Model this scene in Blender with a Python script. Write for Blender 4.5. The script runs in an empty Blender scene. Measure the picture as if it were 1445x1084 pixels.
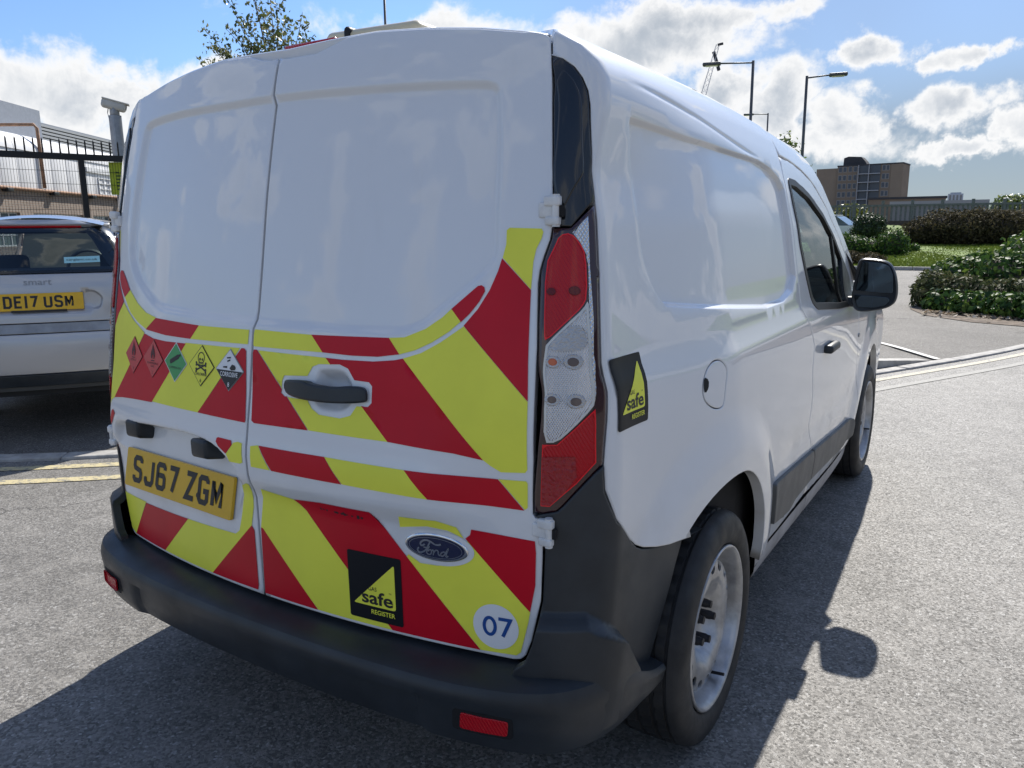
import bpy, math, random
import numpy as np
from mathutils import Vector, Matrix
from mathutils.geometry import delaunay_2d_cdt
random.seed(7); RNG = np.random.default_rng(7)
S = bpy.context.scene; COL = S.collection; PI = math.pi; rad = math.radians

# ------------------------------------------------------------------ camera
CAM = np.array([1.48185, -1.0446, 1.37154]); YAW, PITCH, ROLL = -0.5601, -0.19525, -0.01004
cf = np.array([math.sin(YAW)*math.cos(PITCH), math.cos(YAW)*math.cos(PITCH), math.sin(PITCH)])
cr = np.array([math.cos(YAW), -math.sin(YAW), 0]); cu = np.cross(cr, cf)
cr, cu = math.cos(ROLL)*cr+math.sin(ROLL)*cu, -math.sin(ROLL)*cr+math.cos(ROLL)*cu
cam = bpy.data.cameras.new('camera'); cam.sensor_width = 36; cam.lens = 36*1091.07/1445
cam.clip_start = .05; cam.clip_end = 3000
co = bpy.data.objects.new('camera', cam); COL.objects.link(co); S.camera = co
co.matrix_world = Matrix(((cr[0], cu[0], -cf[0], CAM[0]), (cr[1], cu[1], -cf[1], CAM[1]), (cr[2], cu[2], -cf[2], CAM[2]), (0, 0, 0, 1)))

# ------------------------------------------------------------------ exposure
S.view_settings.view_transform = 'Standard'; S.view_settings.look = 'None'
S.view_settings.exposure = 0.7; S.view_settings.gamma = 1; S.view_settings.use_curve_mapping = False

# ------------------------------------------------------------------ node expression helper
class X:
    nt = None
    def __init__(s, sock): s.s = sock
    @staticmethod
    def m(op, *a):
        n = X.nt.nodes.new('ShaderNodeMath'); n.operation = op
        for i, v in enumerate(a):
            if isinstance(v, X): X.nt.links.new(v.s, n.inputs[i])
            else: n.inputs[i].default_value = v
        return X(n.outputs[0])
    def __add__(s, o): return X.m('ADD', s, o)
    __radd__ = __add__
    def __sub__(s, o): return X.m('SUBTRACT', s, o)
    def __rsub__(s, o): return X.m('SUBTRACT', o, s)
    def __mul__(s, o): return X.m('MULTIPLY', s, o)
    __rmul__ = __mul__
    def __truediv__(s, o): return X.m('DIVIDE', s, o)
def sm(x, a, b, lo=0., hi=1.):
    n = X.nt.nodes.new('ShaderNodeMapRange'); n.interpolation_type = 'SMOOTHSTEP'
    X.nt.links.new(x.s, n.inputs[0])
    for i, v in ((1, a), (2, b), (3, lo), (4, hi)): n.inputs[i].default_value = v
    return X(n.outputs[0])
def vmath(op, a, b):
    n = X.nt.nodes.new('ShaderNodeVectorMath'); n.operation = op
    for i, v in enumerate((a, b)):
        if hasattr(v, 'is_output'): X.nt.links.new(v, n.inputs[i])
        elif op == 'SCALE' and i == 1: n.inputs['Scale'].default_value = v
        else: n.inputs[i].default_value = v
    return n.outputs[0]
def noise(vec, scale, detail=4, rough=.55, dist=0., out=0):
    n = X.nt.nodes.new('ShaderNodeTexNoise'); n.inputs['Scale'].default_value = scale
    n.inputs['Detail'].default_value = detail; n.inputs['Roughness'].default_value = rough; n.inputs['Distortion'].default_value = dist
    if vec is not None: X.nt.links.new(vec, n.inputs['Vector'])
    return X(n.outputs[out])
def mixc(f, a, b):
    n = X.nt.nodes.new('ShaderNodeMix'); n.data_type = 'RGBA'
    if isinstance(f, X): X.nt.links.new(f.s, n.inputs[0])
    else: n.inputs[0].default_value = f
    for v, i in ((a, 6), (b, 7)):
        if isinstance(v, X): X.nt.links.new(v.s, n.inputs[i])
        else: n.inputs[i].default_value = (*v, 1)
    return X(n.outputs[2])

# ------------------------------------------------------------------ sky with broken cumulus
SUN_EL, SUN_AZ = rad(44.0), -0.127        # azimuth measured from +Y towards +X
SUNV = (math.sin(SUN_AZ)*math.cos(SUN_EL), math.cos(SUN_AZ)*math.cos(SUN_EL), math.sin(SUN_EL))
W = bpy.data.worlds.new('World'); S.world = W; W.use_nodes = True
nt = W.node_tree; nt.nodes.clear(); X.nt = nt
sky = nt.nodes.new('ShaderNodeTexSky'); sky.sky_type = 'NISHITA'; sky.sun_disc = False
sky.sun_elevation = SUN_EL; sky.sun_rotation = SUN_AZ; sky.air_density = 1.0; sky.dust_density = .3; sky.ozone_density = 1.6
tc = nt.nodes.new('ShaderNodeTexCoord'); D3 = tc.outputs['Generated']
sp = nt.nodes.new('ShaderNodeSeparateXYZ'); nt.links.new(D3, sp.inputs[0])
dx, dy, dz = (X(o) for o in sp.outputs)
el = X.m('ARCSINE', dz); az = X.m('ARCTAN2', dx, dy)
n_big = noise(D3, 5.5, 9, .56, .25); n_hi = noise(D3, 15., 7, .62, .35)
sh = vmath('ADD', D3, (SUNV[0]*.03, SUNV[1]*.03, SUNV[2]*.03+.012))
n_sh = noise(sh, 5.5, 9, .56, .25)
nw = X.nt.nodes.new('ShaderNodeTexNoise'); nw.inputs['Scale'].default_value = 9; nw.inputs['Detail'].default_value = 6; nw.inputs['Roughness'].default_value = .62; nt.links.new(D3, nw.inputs['Vector'])
sw = nt.nodes.new('ShaderNodeSeparateColor'); nt.links.new(nw.outputs['Color'], sw.inputs[0])
azw = az+(X(sw.outputs[0])-.5)*.26; elw = el+(X(sw.outputs[1])-.5)*.10
BL = [(-1.047,.150,.085,.042,1),(-.958,.150,.057,.036,.9),(-1.10,.161,.039,.03,.9),(-1.064,.111,.136,.024,.8),(-.66,.243,.128,.019,.62),(-.761,.229,.05,.013,.5),(-.404,.212,.107,.034,.95),(-.364,.234,.089,.022,.9),(-.268,.244,.054,.013,.7),(-.251,.140,.062,.037,1.05),(-.168,.116,.044,.024,.9),(-.229,.1,.113,.02,.8),(-.119,.184,.043,.017,.95),(-.036,.175,.029,.012,.9),(-.059,.123,.055,.019,1),(.001,.097,.028,.018,.9),(-.069,.083,.044,.009,.9)]
blob = None
for a, e, sa, se, am in BL:
    u = (azw-a)*(.74/sa); v = (elw-e)*(.76/se)
    g = X.m('EXPONENT', (u*u+v*v)*-.9)*am
    blob = g if blob is None else X.m('MAXIMUM', blob, g)
# general broken cloud over the rest of the sky
inwin = sm(X.m('ABSOLUTE', az+.55), .62, .80)          # 0 inside the azimuths with individually placed clouds
high = sm(el, .26, .36)
away = X.m('MAXIMUM', inwin, high)
gen = sm(n_big, .51, .64)*away*.85
dens = X.m('MAXIMUM', blob, gen) + (n_big-.5)*1.3 + (n_hi-.5)*1.1*(1.-away*.75)
alpha = sm((dens-.27+away*.16)/(away*.38+.37), 0, 1)
thick = sm(dens, .50, 1.1)
lit = sm(n_big-n_sh, -.05, .10)
veil = sm(noise(D3, 2.3, 3, .5), .35, .75)*.22 + sm(az, -.75, -.2)*sm(el, .6, .1)*.56 + sm(el, .20, .02)*.6
skyc = X(vmath('MULTIPLY', sky.outputs[0], (.80, .97, 1.22)))
def bg(colour, strength):
    b = nt.nodes.new('ShaderNodeBackground')
    if isinstance(colour, X): nt.links.new(colour.s, b.inputs[0])
    else: b.inputs[0].default_value = (*colour, 1)
    b.inputs[1].default_value = strength
    return b.outputs[0]
def mixs(f, a, b):
    m_ = nt.nodes.new('ShaderNodeMixShader'); nt.links.new(f.s, m_.inputs[0]); nt.links.new(a, m_.inputs[1]); nt.links.new(b, m_.inputs[2]); return m_.outputs[0]
cl_dark = mixc(sm(el, .05, .5), (.50, .56, .64), (.44, .48, .54))
ccol = mixc(thick, (1., 1., 1.), cl_dark)
ccol = mixc(lit*.42, ccol, (1., 1., 1.))
base = mixs(X.m('MINIMUM', veil, .85), bg(skyc, 0.083), bg((.60, .70, .83), 0.29))
shd = mixs(alpha, base, bg(ccol, 0.62))
wo = nt.nodes.new('ShaderNodeOutputWorld'); nt.links.new(shd, wo.inputs[0])
W.cycles.sampling_method = 'MANUAL'; W.cycles.sample_map_resolution = 1024

sun = bpy.data.lights.new('sun', 'SUN'); sun.energy = 4.5; sun.angle = rad(.53); sun.color = (1, .955, .88)
so = bpy.data.objects.new('sun', sun); COL.objects.link(so)
so.rotation_euler = Vector(SUNV).to_track_quat('Z', 'Y').to_euler()

# ------------------------------------------------------------------ materials
def mat(name, col=(.5, .5, .5), rough=.5, metal=0., coat=0., crough=.03, spec=.5, var=0., vscale=8., bump=0., bscale=200., bdet=3, emit=None, trans=0., ior=1.45):
    m = bpy.data.materials.new(name); m.use_nodes = True; t = m.node_tree; X.nt = t
    b = t.nodes['Principled BSDF']
    b.inputs['Base Color'].default_value = (*col, 1); b.inputs['Roughness'].default_value = rough
    b.inputs['Metallic'].default_value = metal; b.inputs['Coat Weight'].default_value = coat; b.inputs['Coat Roughness'].default_value = crough
    b.inputs['Specular IOR Level'].default_value = spec; b.inputs['IOR'].default_value = ior
    if trans: b.inputs['Transmission Weight'].default_value = trans
    tc = t.nodes.new('ShaderNodeTexCoord'); v = tc.outputs['Object']
    if var:
        f = sm(noise(v, vscale, 6, .6), .3, .7)
        t.links.new(mixc(f, tuple(c*(1-var) for c in col), tuple(min(1, c*(1+var)) for c in col)).s, b.inputs['Base Color'])
        r = sm(noise(v, vscale*2.3, 4), .3, .7, max(0, rough-.08*min(1, var*4)), min(1, rough+.08*min(1, var*4)))
        t.links.new(r.s, b.inputs['Roughness'])
    if bump:
        bp = t.nodes.new('ShaderNodeBump'); bp.inputs['Strength'].default_value = 1; bp.inputs['Distance'].default_value = bump
        t.links.new(noise(v, bscale, bdet).s, bp.inputs['Height']); t.links.new(bp.outputs[0], b.inputs['Normal'])
    return m
def bsdf(m): return m.node_tree.nodes['Principled BSDF']
M = {}
M['paint'] = mat('white_paint', (.755, .765, .775), .42, 0, 1., .025, var=.02, vscale=1.5)
# road dust that has settled near the sills and wheel arches
t = M['paint'].node_tree; X.nt = t; b = bsdf(M['paint'])
g = t.nodes.new('ShaderNodeNewGeometry'); pz = t.nodes.new('ShaderNodeSeparateXYZ'); t.links.new(g.outputs['Position'], pz.inputs[0])
dust = sm(X(pz.outputs[2]), .95, .30)*sm(noise(g.outputs['Position'], 9, 6, .65), .38, .75)*.55
strk = sm(noise(vmath('MULTIPLY', g.outputs['Position'], (16., 16., 1.1)), 1., 5, .6), .52, .78)*sm(noise(g.outputs['Position'], 1.7, 3), .42, .68)*.16
t.links.new(mixc(dust, mixc(strk, (.755, .765, .775), (.50, .47, .42)), (.42, .39, .35)).s, b.inputs['Base Color'])
t.links.new((1.-dust*.9).s, b.inputs['Coat Weight'])
wob = t.nodes.new('ShaderNodeBump'); wob.inputs['Distance'].default_value = .0012; wob.inputs['Strength'].default_value = .22
t.links.new(noise(g.outputs['Position'], 2.6, 2, .4).s, wob.inputs['Height']); t.links.new(wob.outputs[0], b.inputs['Coat Normal'])
M['red'] = mat('red_vinyl', (.56, .003, .018), .38, 0, .06, .12, spec=.28, var=.05, vscale=5)
M['yellow'] = mat('yellow_vinyl', (.86, .86, .085), .38, 0, .06, .12, spec=.28, var=.04, vscale=5)
M['vwhite'] = mat('white_vinyl', (.78, .79, .80), .4, 0, .3, .1)
M['vblack'] = mat('black_vinyl', (.010, .012, .016), .4, 0, .04, .1, spec=.22)
M['vgreen'] = mat('green_vinyl', (.03, .33, .09), .4, 0, .3, .1)
M['vred2'] = mat('light_red_vinyl', (.60, .045, .05), .4, 0, .3, .1)
M['ink'] = mat('black_print', (.02, .02, .022), .45)
M['dimink'] = mat('faded_print', (.09, .02, .024), .5)
M['blue'] = mat('blue_print', (.01, .07, .28), .4)
M['plastic'] = mat('dark_bumper_plastic', (.026, .031, .036), .40, spec=.5, var=.3, vscale=4, bump=.00025, bscale=900)
M['plastic2'] = mat('grey_moulding_plastic', (.085, .088, .088), .5, var=.12, vscale=5, bump=.0002, bscale=900)
M['gloss'] = mat('gloss_black_trim', (.006, .008, .011), .2, 0, .6, .05)
M['sill'] = mat('sill_grey', (.30, .30, .31), .5, var=.2, vscale=7)
M['rubber'] = mat('tyre_rubber', (.024, .024, .024), .62, var=.35, vscale=9, bump=.0004, bscale=300)
M['rim'] = mat('silver_rim_paint', (.40, .40, .40), .36, .5, .2, .2, var=.35, vscale=9)
M['dark'] = mat('dark_void', (.008, .008, .009), .8)
M['liner'] = mat('arch_liner', (.014, .014, .016), .85)
M['seal'] = mat('rubber_seal', (.008, .009, .010), .45)
M['platey'] = mat('number_plate_yellow', (.72, .42, .004), .35, 0, .4, .1, var=.05, vscale=14)
M['chrome'] = mat('chrome', (.75, .76, .78), .1, 1.)
M['badgeblue'] = mat('badge_blue', (.006, .012, .055), .22, 0, 1., .03)
M['lamp_base'] = mat('lamp_housing_red', (.030, .003, .006), .12, 0, 1., .03)
M['lens_red'] = mat('lens_red', (.50, .001, .010), .15, 0, .45, .03, spec=.25)
M['lens_dred'] = mat('lens_deep_red', (.13, .001, .006), .15, 0, .45, .03, spec=.25)
M['bulb'] = mat('bulb_shade', (.10, .065, .055), .3, 0, .8, .05)
M['orange'] = mat('orange_bulb', (.55, .10, .02), .3, 0, .8, .05)
M['beige'] = mat('aged_beige_plastic', (.62, .54, .36), .3, 0, .4, .1, var=.06)
M['metal'] = mat('galvanised_steel', (.30, .31, .32), .45, .6, var=.15)
M['hinge'] = mat('hinge_paint', (.70, .70, .69), .45, 0, .3, .2, var=.12, vscale=30)
M['fabric'] = mat('seat_fabric', (.03, .032, .036), .9)
M['red_cloth'] = mat('red_belt', (.25, .02, .03), .8)
for k, sc, base, hi in (('lens_clear', 170, (.66, .66, .67), .9), ('lens_strip', 120, (.62, .63, .65), .9)):
    m = mat(k, base, .10, .92, 1., .03); M[k] = m; t = m.node_tree; X.nt = t
    g = t.nodes.new('ShaderNodeNewGeometry'); s3 = t.nodes.new('ShaderNodeSeparateXYZ'); t.links.new(g.outputs['Position'], s3.inputs[0])
    wv = X.m('SINE', (X(s3.outputs[0])+X(s3.outputs[1])*.6)*(2*PI*sc))*X.m('SINE', X(s3.outputs[2])*(2*PI*sc*.75))*1.4+noise(g.outputs['Position'], 70, 2)*2.-1.
    bp = t.nodes.new('ShaderNodeBump'); bp.inputs['Distance'].default_value = .0030; bp.inputs['Strength'].default_value = 1
    t.links.new((wv*.25+.5).s, bp.inputs['Height']); t.links.new(bp.outputs[0], bsdf(m).inputs['Normal'])
for k in ('lens_red', 'lens_dred'):
    t = M[k].node_tree; X.nt = t
    g = t.nodes.new('ShaderNodeNewGeometry'); s3 = t.nodes.new('ShaderNodeSeparateXYZ'); t.links.new(g.outputs['Position'], s3.inputs[0])
    wv = X.m('SINE', (X(s3.outputs[0])*.8+X(s3.outputs[1])*.5+X(s3.outputs[2])*.55)*(2*PI*140))
    bp = t.nodes.new('ShaderNodeBump'); bp.inputs['Distance'].default_value = .0014; bp.inputs['Strength'].default_value = .9
    t.links.new((wv*.5+.5).s, bp.inputs['Height']); t.links.new(bp.outputs[0], bsdf(M[k]).inputs['Normal'])
M['lens_edge'] = mat('lens_bright_edge', (.85, .01, .02), .2, 0, .4, .03, spec=.25)
M['lens_frame'] = mat('lens_clear_edge', (.60, .60, .58), .2, .2, 1., .03)
M['lens_facet'] = mat('lens_facets', (.36, .001, .008), .10, 0, .5, .03, bump=.012, bscale=95)
M['lens_bowl'] = mat('reflector_bowl', (.42, .42, .43), .2, .8, 1., .03, bump=.003, bscale=160)
def glass(name, tint, f0=.06):
    m = bpy.data.materials.new(name); m.use_nodes = True; t = m.node_tree; t.nodes.clear(); X.nt = t
    lw = t.nodes.new('ShaderNodeFresnel'); lw.inputs[0].default_value = 1.52
    tr = t.nodes.new('ShaderNodeBsdfTransparent'); tr.inputs[0].default_value = (*tint, 1)
    gl = t.nodes.new('ShaderNodeBsdfGlossy'); gl.inputs['Roughness'].default_value = .015; gl.inputs[0].default_value = (.95, .97, .97, 1)
    mx = t.nodes.new('ShaderNodeMixShader'); t.links.new((X(lw.outputs[0])*1.0+f0*.3).s, mx.inputs[0])
    t.links.new(tr.outputs[0], mx.inputs[1]); t.links.new(gl.outputs[0], mx.inputs[2])
    o = t.nodes.new('ShaderNodeOutputMaterial'); t.links.new(mx.outputs[0], o.inputs[0]); return m
M['glass'] = glass('tinted_glass', (.62, .74, .70))
M['glass_dark'] = glass('dark_tinted_glass', (.72, .76, .76))
M['mirror'] = mat('mirror_glass', (.055, .075, .095), .03, 1.)

# ------------------------------------------------------------------ object helpers
WM = {}
def link(o, parent=None, loc=None):
    COL.objects.link(o)
    if loc is not None: o.location = loc
    if parent is not None:
        o.parent = parent
        pm = WM.get(parent.name, Matrix.Identity(4)); o.matrix_parent_inverse = pm.inverted()
    WM[o.name] = Matrix.Translation(o.location) if loc is not None else Matrix.Identity(4)
    return o
def tag(o, label=None, cat=None, group=None, kind=None):
    for k, v in (('label', label), ('category', cat), ('group', group), ('kind', kind)):
        if v: o[k] = v
    return o
def thing(name, loc, label, cat, group=None):
    o = bpy.data.objects.new(name, None); o.empty_display_size = .1
    link(o, None, loc); return tag(o, label, cat, group)
def mesh(name, V, F, m=None, smooth=False, N=None):
    me = bpy.data.meshes.new(name)
    me.from_pydata([tuple(map(float, v)) for v in V], [], [tuple(map(int, f)) for f in F])
    if m: me.materials.append(m)
    if smooth or N is not None: me.polygons.foreach_set('use_smooth', [True]*len(me.polygons))
    me.update()
    if N is not None: me.normals_split_custom_set_from_vertices([tuple(map(float, n)) for n in N])
    return me
def obj(name, me, parent=None, loc=None): return link(bpy.data.objects.new(name, me), parent, loc)
class MB:                                    # collects shapes into one mesh
    def __init__(s): s.V = []; s.F = []
    def add(s, V, F):
        o = len(s.V); s.V += [tuple(v) for v in V]; s.F += [tuple(i+o for i in f) for f in F]; return s
    def box(s, a, b, mtx=None):
        V = [Vector((x, y, z)) for x in (a[0], b[0]) for y in (a[1], b[1]) for z in (a[2], b[2])]
        if mtx: V = [mtx @ v for v in V]
        return s.add(V, [(0,1,3,2),(4,6,7,5),(0,4,5,1),(2,3,7,6),(0,2,6,4),(1,5,7,3)])
    def rbox(s, a, b, r=.01, mtx=None, n=3):  # box rounded in all edges (superellipsoid-like shell)
        c = [(p+q)/2 for p, q in zip(a, b)]; h = [abs(q-p)/2-r for p, q in zip(a, b)]
        nu, nv = 4*n+4, 2*n+2; V = []
        for j in range(nv):
            ph = -PI/2+PI*(j if j < nv/2 else j-1)/(nv-2)
            for i in range(nu):
                q = i//(n+1); k = i % (n+1); th = PI/2*(q+k/n)
                sx = 1 if q in (0, 3) else -1; sy = 1 if q in (0, 1) else -1; sz = -1 if j < nv/2 else 1
                v = Vector((c[0]+sx*h[0]+r*math.cos(ph)*math.cos(th), c[1]+sy*h[1]+r*math.cos(ph)*math.sin(th), c[2]+sz*h[2]+r*math.sin(ph)))
                V.append(mtx @ v if mtx else v)
        F = [(j*nu+i, j*nu+(i+1) % nu, (j+1)*nu+(i+1) % nu, (j+1)*nu+i) for j in range(nv-1) for i in range(nu)]
        F += [tuple(range(nu))[::-1], tuple((nv-1)*nu+i for i in range(nu))]
        return s.add(V, F)
    def tube(s, pts, r, n=8, cap=True, r2=None):
        pts = [Vector(p) for p in pts]; V = []; up = None
        for i, p in enumerate(pts):
            d = (pts[min(i+1, len(pts)-1)]-pts[max(i-1, 0)]).normalized()
            if up is None: up = d.orthogonal().normalized()
            else: up = (up-d*up.dot(d)).normalized()
            w = d.cross(up); rr = r if r2 is None else r+(r2-r)*i/(len(pts)-1)
            V += [p+(up*math.cos(2*PI*k/n)+w*math.sin(2*PI*k/n))*rr for k in range(n)]
        F = [(i*n+k, i*n+(k+1) % n, (i+1)*n+(k+1) % n, (i+1)*n+k) for i in range(len(pts)-1) for k in range(n)]
        if cap: F += [tuple(range(n))[::-1], tuple((len(pts)-1)*n+k for k in range(n))]
        return s.add(V, F)
    def lathe(s, prof, n=48, axis='x', c=(0, 0, 0), rmod=None):   # prof: (along, radius)
        V = []
        for j, (a, r) in enumerate(prof):
            for k in range(n):
                th = 2*PI*k/n; rr = r*(rmod(j, k) if rmod else 1)
                p = (a, rr*math.cos(th), rr*math.sin(th))
                if axis == 'z': p = (p[1], p[2], p[0])
                if axis == 'y': p = (p[2], p[0], p[1])
                V.append((p[0]+c[0], p[1]+c[1], p[2]+c[2]))
        F = [(j*n+k, j*n+(k+1) % n, (j+1)*n+(k+1) % n, (j+1)*n+k) for j in range(len(prof)-1) for k in range(n)]
        return s.add(V, F)
    def prism(s, poly, z0, z1, mtx=None):
        n = len(poly); V = [Vector((x, y, z)) for z in (z0, z1) for x, y in poly]
        if mtx: V = [mtx @ v for v in V]
        return s.add(V, [tuple(range(n))[::-1], tuple(range(n, 2*n))]+[(i, (i+1) % n, n+(i+1) % n, n+i) for i in range(n)])
    def mk(s, name, m, parent=None, smooth=False, auto=None):
        me = mesh(name, s.V, s.F, m, smooth)
        if auto: me.polygons.foreach_set('use_smooth', [True]*len(me.polygons)); me.set_sharp_from_angle(angle=rad(auto))
        return obj(name, me, parent)

# ---- 2D polygon tools
def dens(P, h, closed=True):
    P = [np.array(p, float) for p in P]; o = []
    for i in range(len(P) if closed else len(P)-1):
        a, b = P[i], P[(i+1) % len(P)]; n = max(1, int(np.linalg.norm(b-a)/h+.5))
        o += [a+(b-a)*k/n for k in range(n)]
    if not closed: o.append(P[-1])
    return np.array(o)
def chaikin(P, n=2, closed=True):
    P = np.array(P, float)
    for _ in range(n):
        Q = np.roll(P, -1, 0); P = np.stack([.75*P+.25*Q, .25*P+.75*Q], 1).reshape(-1, 2)
    return P
def rounded(P, r, n=4):
    P = [np.array(p, float) for p in P]; o = []
    for i in range(len(P)):
        a, b, c = P[i-1], P[i], P[(i+1) % len(P)]
        d1, d2 = a-b, c-b; l1, l2 = np.linalg.norm(d1), np.linalg.norm(d2)
        q = min(r, .45*l1, .45*l2); p1 = b+d1/l1*q; p2 = b+d2/l2*q
        for k in range(n+1):
            t = k/n; o.append((1-t)**2*p1+2*t*(1-t)*b+t*t*p2)
    return np.array(o)
def inside(P, pts):
    P = np.asarray(P, float); x, y = pts[:, 0], pts[:, 1]; c = np.zeros(len(pts), bool)
    a = P; b = np.roll(P, -1, 0)
    for (x1, y1), (x2, y2) in zip(a, b):
        if y1 == y2: continue
        k = ((y1 > y) != (y2 > y)) & (x < (x2-x1)*(y-y1)/(y2-y1)+x1); c ^= k
    return c
def pdist(P, pts):
    P = np.asarray(P, float); d = np.full(len(pts), 1e9)
    for a, b in zip(P, np.roll(P, -1, 0)):
        e = b-a; L = e@e+1e-18; t = np.clip(((pts-a)@e)/L, 0, 1); d = np.minimum(d, np.linalg.norm(pts-a-t[:, None]*e, axis=1))
    return d
def sdf(P, x, y):                             # positive inside
    sh = np.shape(x); pts = np.stack([np.ravel(x), np.ravel(y)], 1).astype(float)
    P = np.asarray(P); d = np.full(len(pts), -1.)
    lo, hi = P.min(0)-.08, P.max(0)+.08; k = (pts > lo).all(1) & (pts < hi).all(1)
    if k.any(): q = pts[k]; d[k] = pdist(P, q)*np.where(inside(P, q), 1, -1)
    return d.reshape(sh)
def ring(P, d):
    P = np.asarray(P, float); t = np.roll(P, -1, 0)-np.roll(P, 1, 0); t /= np.linalg.norm(t, axis=1)[:, None]+1e-12
    area = .5*np.sum(P[:, 0]*np.roll(P[:, 1], -1)-np.roll(P[:, 0], -1)*P[:, 1])
    n = np.stack([-t[:, 1], t[:, 0]], 1)*(1 if area > 0 else -1); Q = P+n*d
    k = (np.abs(pdist(P, Q)) > abs(d)*.9) & (inside(P, Q) == (d > 0)); return Q[k]
def ring2(P, d):
    P = np.asarray(P, float); t = np.roll(P, -1, 0)-np.roll(P, 1, 0); t /= np.linalg.norm(t, axis=1)[:, None]+1e-12
    area = .5*np.sum(P[:, 0]*np.roll(P[:, 1], -1)-np.roll(P[:, 0], -1)*P[:, 1])
    Q = P+np.stack([-t[:, 1], t[:, 0]], 1)*(1 if area > 0 else -1)*d
    return Q, (pdist(P, Q) > abs(d)*.8) & (inside(P, Q) == (d > 0))
def patch(name, outer, fmap, m, parent=None, h=.03, holes=(), feats=(), lip=0., thick=0., off=0., mirror=False, keep=1e-7):
    """a panel cut to a 2D outline and laid on a surface map, with rounded edge and thickness"""
    outer = dens(outer, h); area = .5*np.sum(outer[:, 0]*np.roll(outer[:, 1], -1)-np.roll(outer[:, 0], -1)*outer[:, 1])
    if area < 0: outer = outer[::-1]
    holes = [dens(H, h) for H in holes]
    bd = [outer]+holes; nb = [len(b) for b in bd]
    pts = list(np.concatenate(bd)); edges = []; o = 0
    for n in nb: edges += [(o+i, o+(i+1) % n) for i in range(n)]; o += n
    ex = [np.asarray(f, float) for f in feats if len(f)]
    lr = []
    if lip:
        for b in bd:
            Q, kk = ring2(b, lip if b is outer else -lip); lr.append((Q, kk))
    lo, hi = outer.min(0), outer.max(0)
    gx = np.arange(lo[0]+h*.5, hi[0], h); gy = np.arange(lo[1]+h*.5, hi[1], h)
    G = np.stack(np.meshgrid(gx, gy), -1).reshape(-1, 2)
    E = np.concatenate(ex+[q[k_] for q, k_ in lr]) if (ex or lr) else np.zeros((0, 2))
    if len(E) and len(G):
        dmin = np.full(len(G), 1e9)
        for i in range(0, len(E), 400): dmin = np.minimum(dmin, np.min(np.linalg.norm(G[:, None]-E[None, i:i+400], axis=2), 1))
        G = G[dmin > .35*h]
    def ok(Q, mn):
        if not len(Q): return Q
        k = inside(outer, Q)
        for H in holes: k &= ~inside(H, Q)
        for b in bd: k &= pdist(b, Q) > mn
        return Q[k]
    E = np.concatenate(ex) if ex else np.zeros((0, 2))
    add = np.concatenate([ok(G, .35*h), ok(E, (lip*1.5 if lip else .0012))])
    allp = list(np.concatenate([np.array(pts), add]))
    for q, k_ in lr:                          # the rounded edge follows the outline as a chain of edges
        ids = {}
        for i in range(len(q)):
            if k_[i] and inside(outer, q[i:i+1])[0] and min(pdist(b, q[i:i+1])[0] for b in bd) > lip*.75: ids[i] = len(allp); allp.append(q[i])
        edges += [(ids[i], ids[(i+1) % len(q)]) for i in ids if (i+1) % len(q) in ids and np.linalg.norm(q[i]-q[(i+1) % len(q)]) < 2.2*h]
    r = delaunay_2d_cdt([Vector(p) for p in allp], edges, [], 0, keep)
    UV = np.array([tuple(v) for v in r[0]]); T = [f for f in r[2] if len(f) == 3]
    T = np.array(T); ce = UV[T].mean(1); k = inside(outer, ce)
    for H in holes: k &= ~inside(H, ce)
    T = T[k]
    a, b, c = UV[T[:, 0]], UV[T[:, 1]], UV[T[:, 2]]
    ar = (b[:, 0]-a[:, 0])*(c[:, 1]-a[:, 1])-(b[:, 1]-a[:, 1])*(c[:, 0]-a[:, 0])
    T = T[np.abs(ar) > 1e-10]; ar = ar[np.abs(ar) > 1e-10]; T[ar < 0] = T[ar < 0][:, ::-1]
    def f3(uv): return np.stack(fmap(uv[:, 0], uv[:, 1]), 1)
    def nrm(uv, e=1.5e-3):
        du = f3(uv+[e, 0])-f3(uv-[e, 0]); dv = f3(uv+[0, e])-f3(uv-[0, e]); n = np.cross(du, dv)
        return n/(np.linalg.norm(n, axis=1)[:, None]+1e-12)
    P = f3(UV); N = nrm(UV)
    if off: P = P+N*off
    cnt = {}
    for t in T:
        for i in range(3):
            e = (t[i], t[(i+1) % 3]); cnt[e] = 1
    bed = [e for e in cnt if (e[1], e[0]) not in cnt]
    V = P.copy(); F = [tuple(t) for t in T]; NN = N.copy()
    if (lip or thick) and bed:
        outd = np.zeros_like(P)
        for i, j in bed:
            tg = P[j]-P[i]; w = np.cross(tg, N[i]); w /= np.linalg.norm(w)+1e-12; outd[i] += w; outd[j] += w
        bi = sorted({i for e in bed for i in e}); bl = np.array(bi)
        outd[bl] /= np.linalg.norm(outd[bl], axis=1)[:, None]+1e-12
        if lip:
            V[bl] -= N[bl]*lip*.55; NN[bl] = N[bl]+outd[bl]*1.1; NN[bl] /= np.linalg.norm(NN[bl], axis=1)[:, None]
        if thick:
            n0 = len(V); mp = {i: n0+k for k, i in enumerate(bi)}; n1 = n0+len(bi); mq = {i: n1+k for k, i in enumerate(bi)}
            V = np.concatenate([V, V[bl], V[bl]-N[bl]*thick]); NN = np.concatenate([NN, outd[bl], outd[bl]])
            F += [(mp[i], mq[i], mq[j], mp[j]) for i, j in bed]
    if mirror: V = V*[-1, 1, 1]; NN = NN*[-1, 1, 1]; F = [f[::-1] for f in F]
    me = mesh(name, V, F, m, True, NN)
    return obj(name, me, parent)
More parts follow.
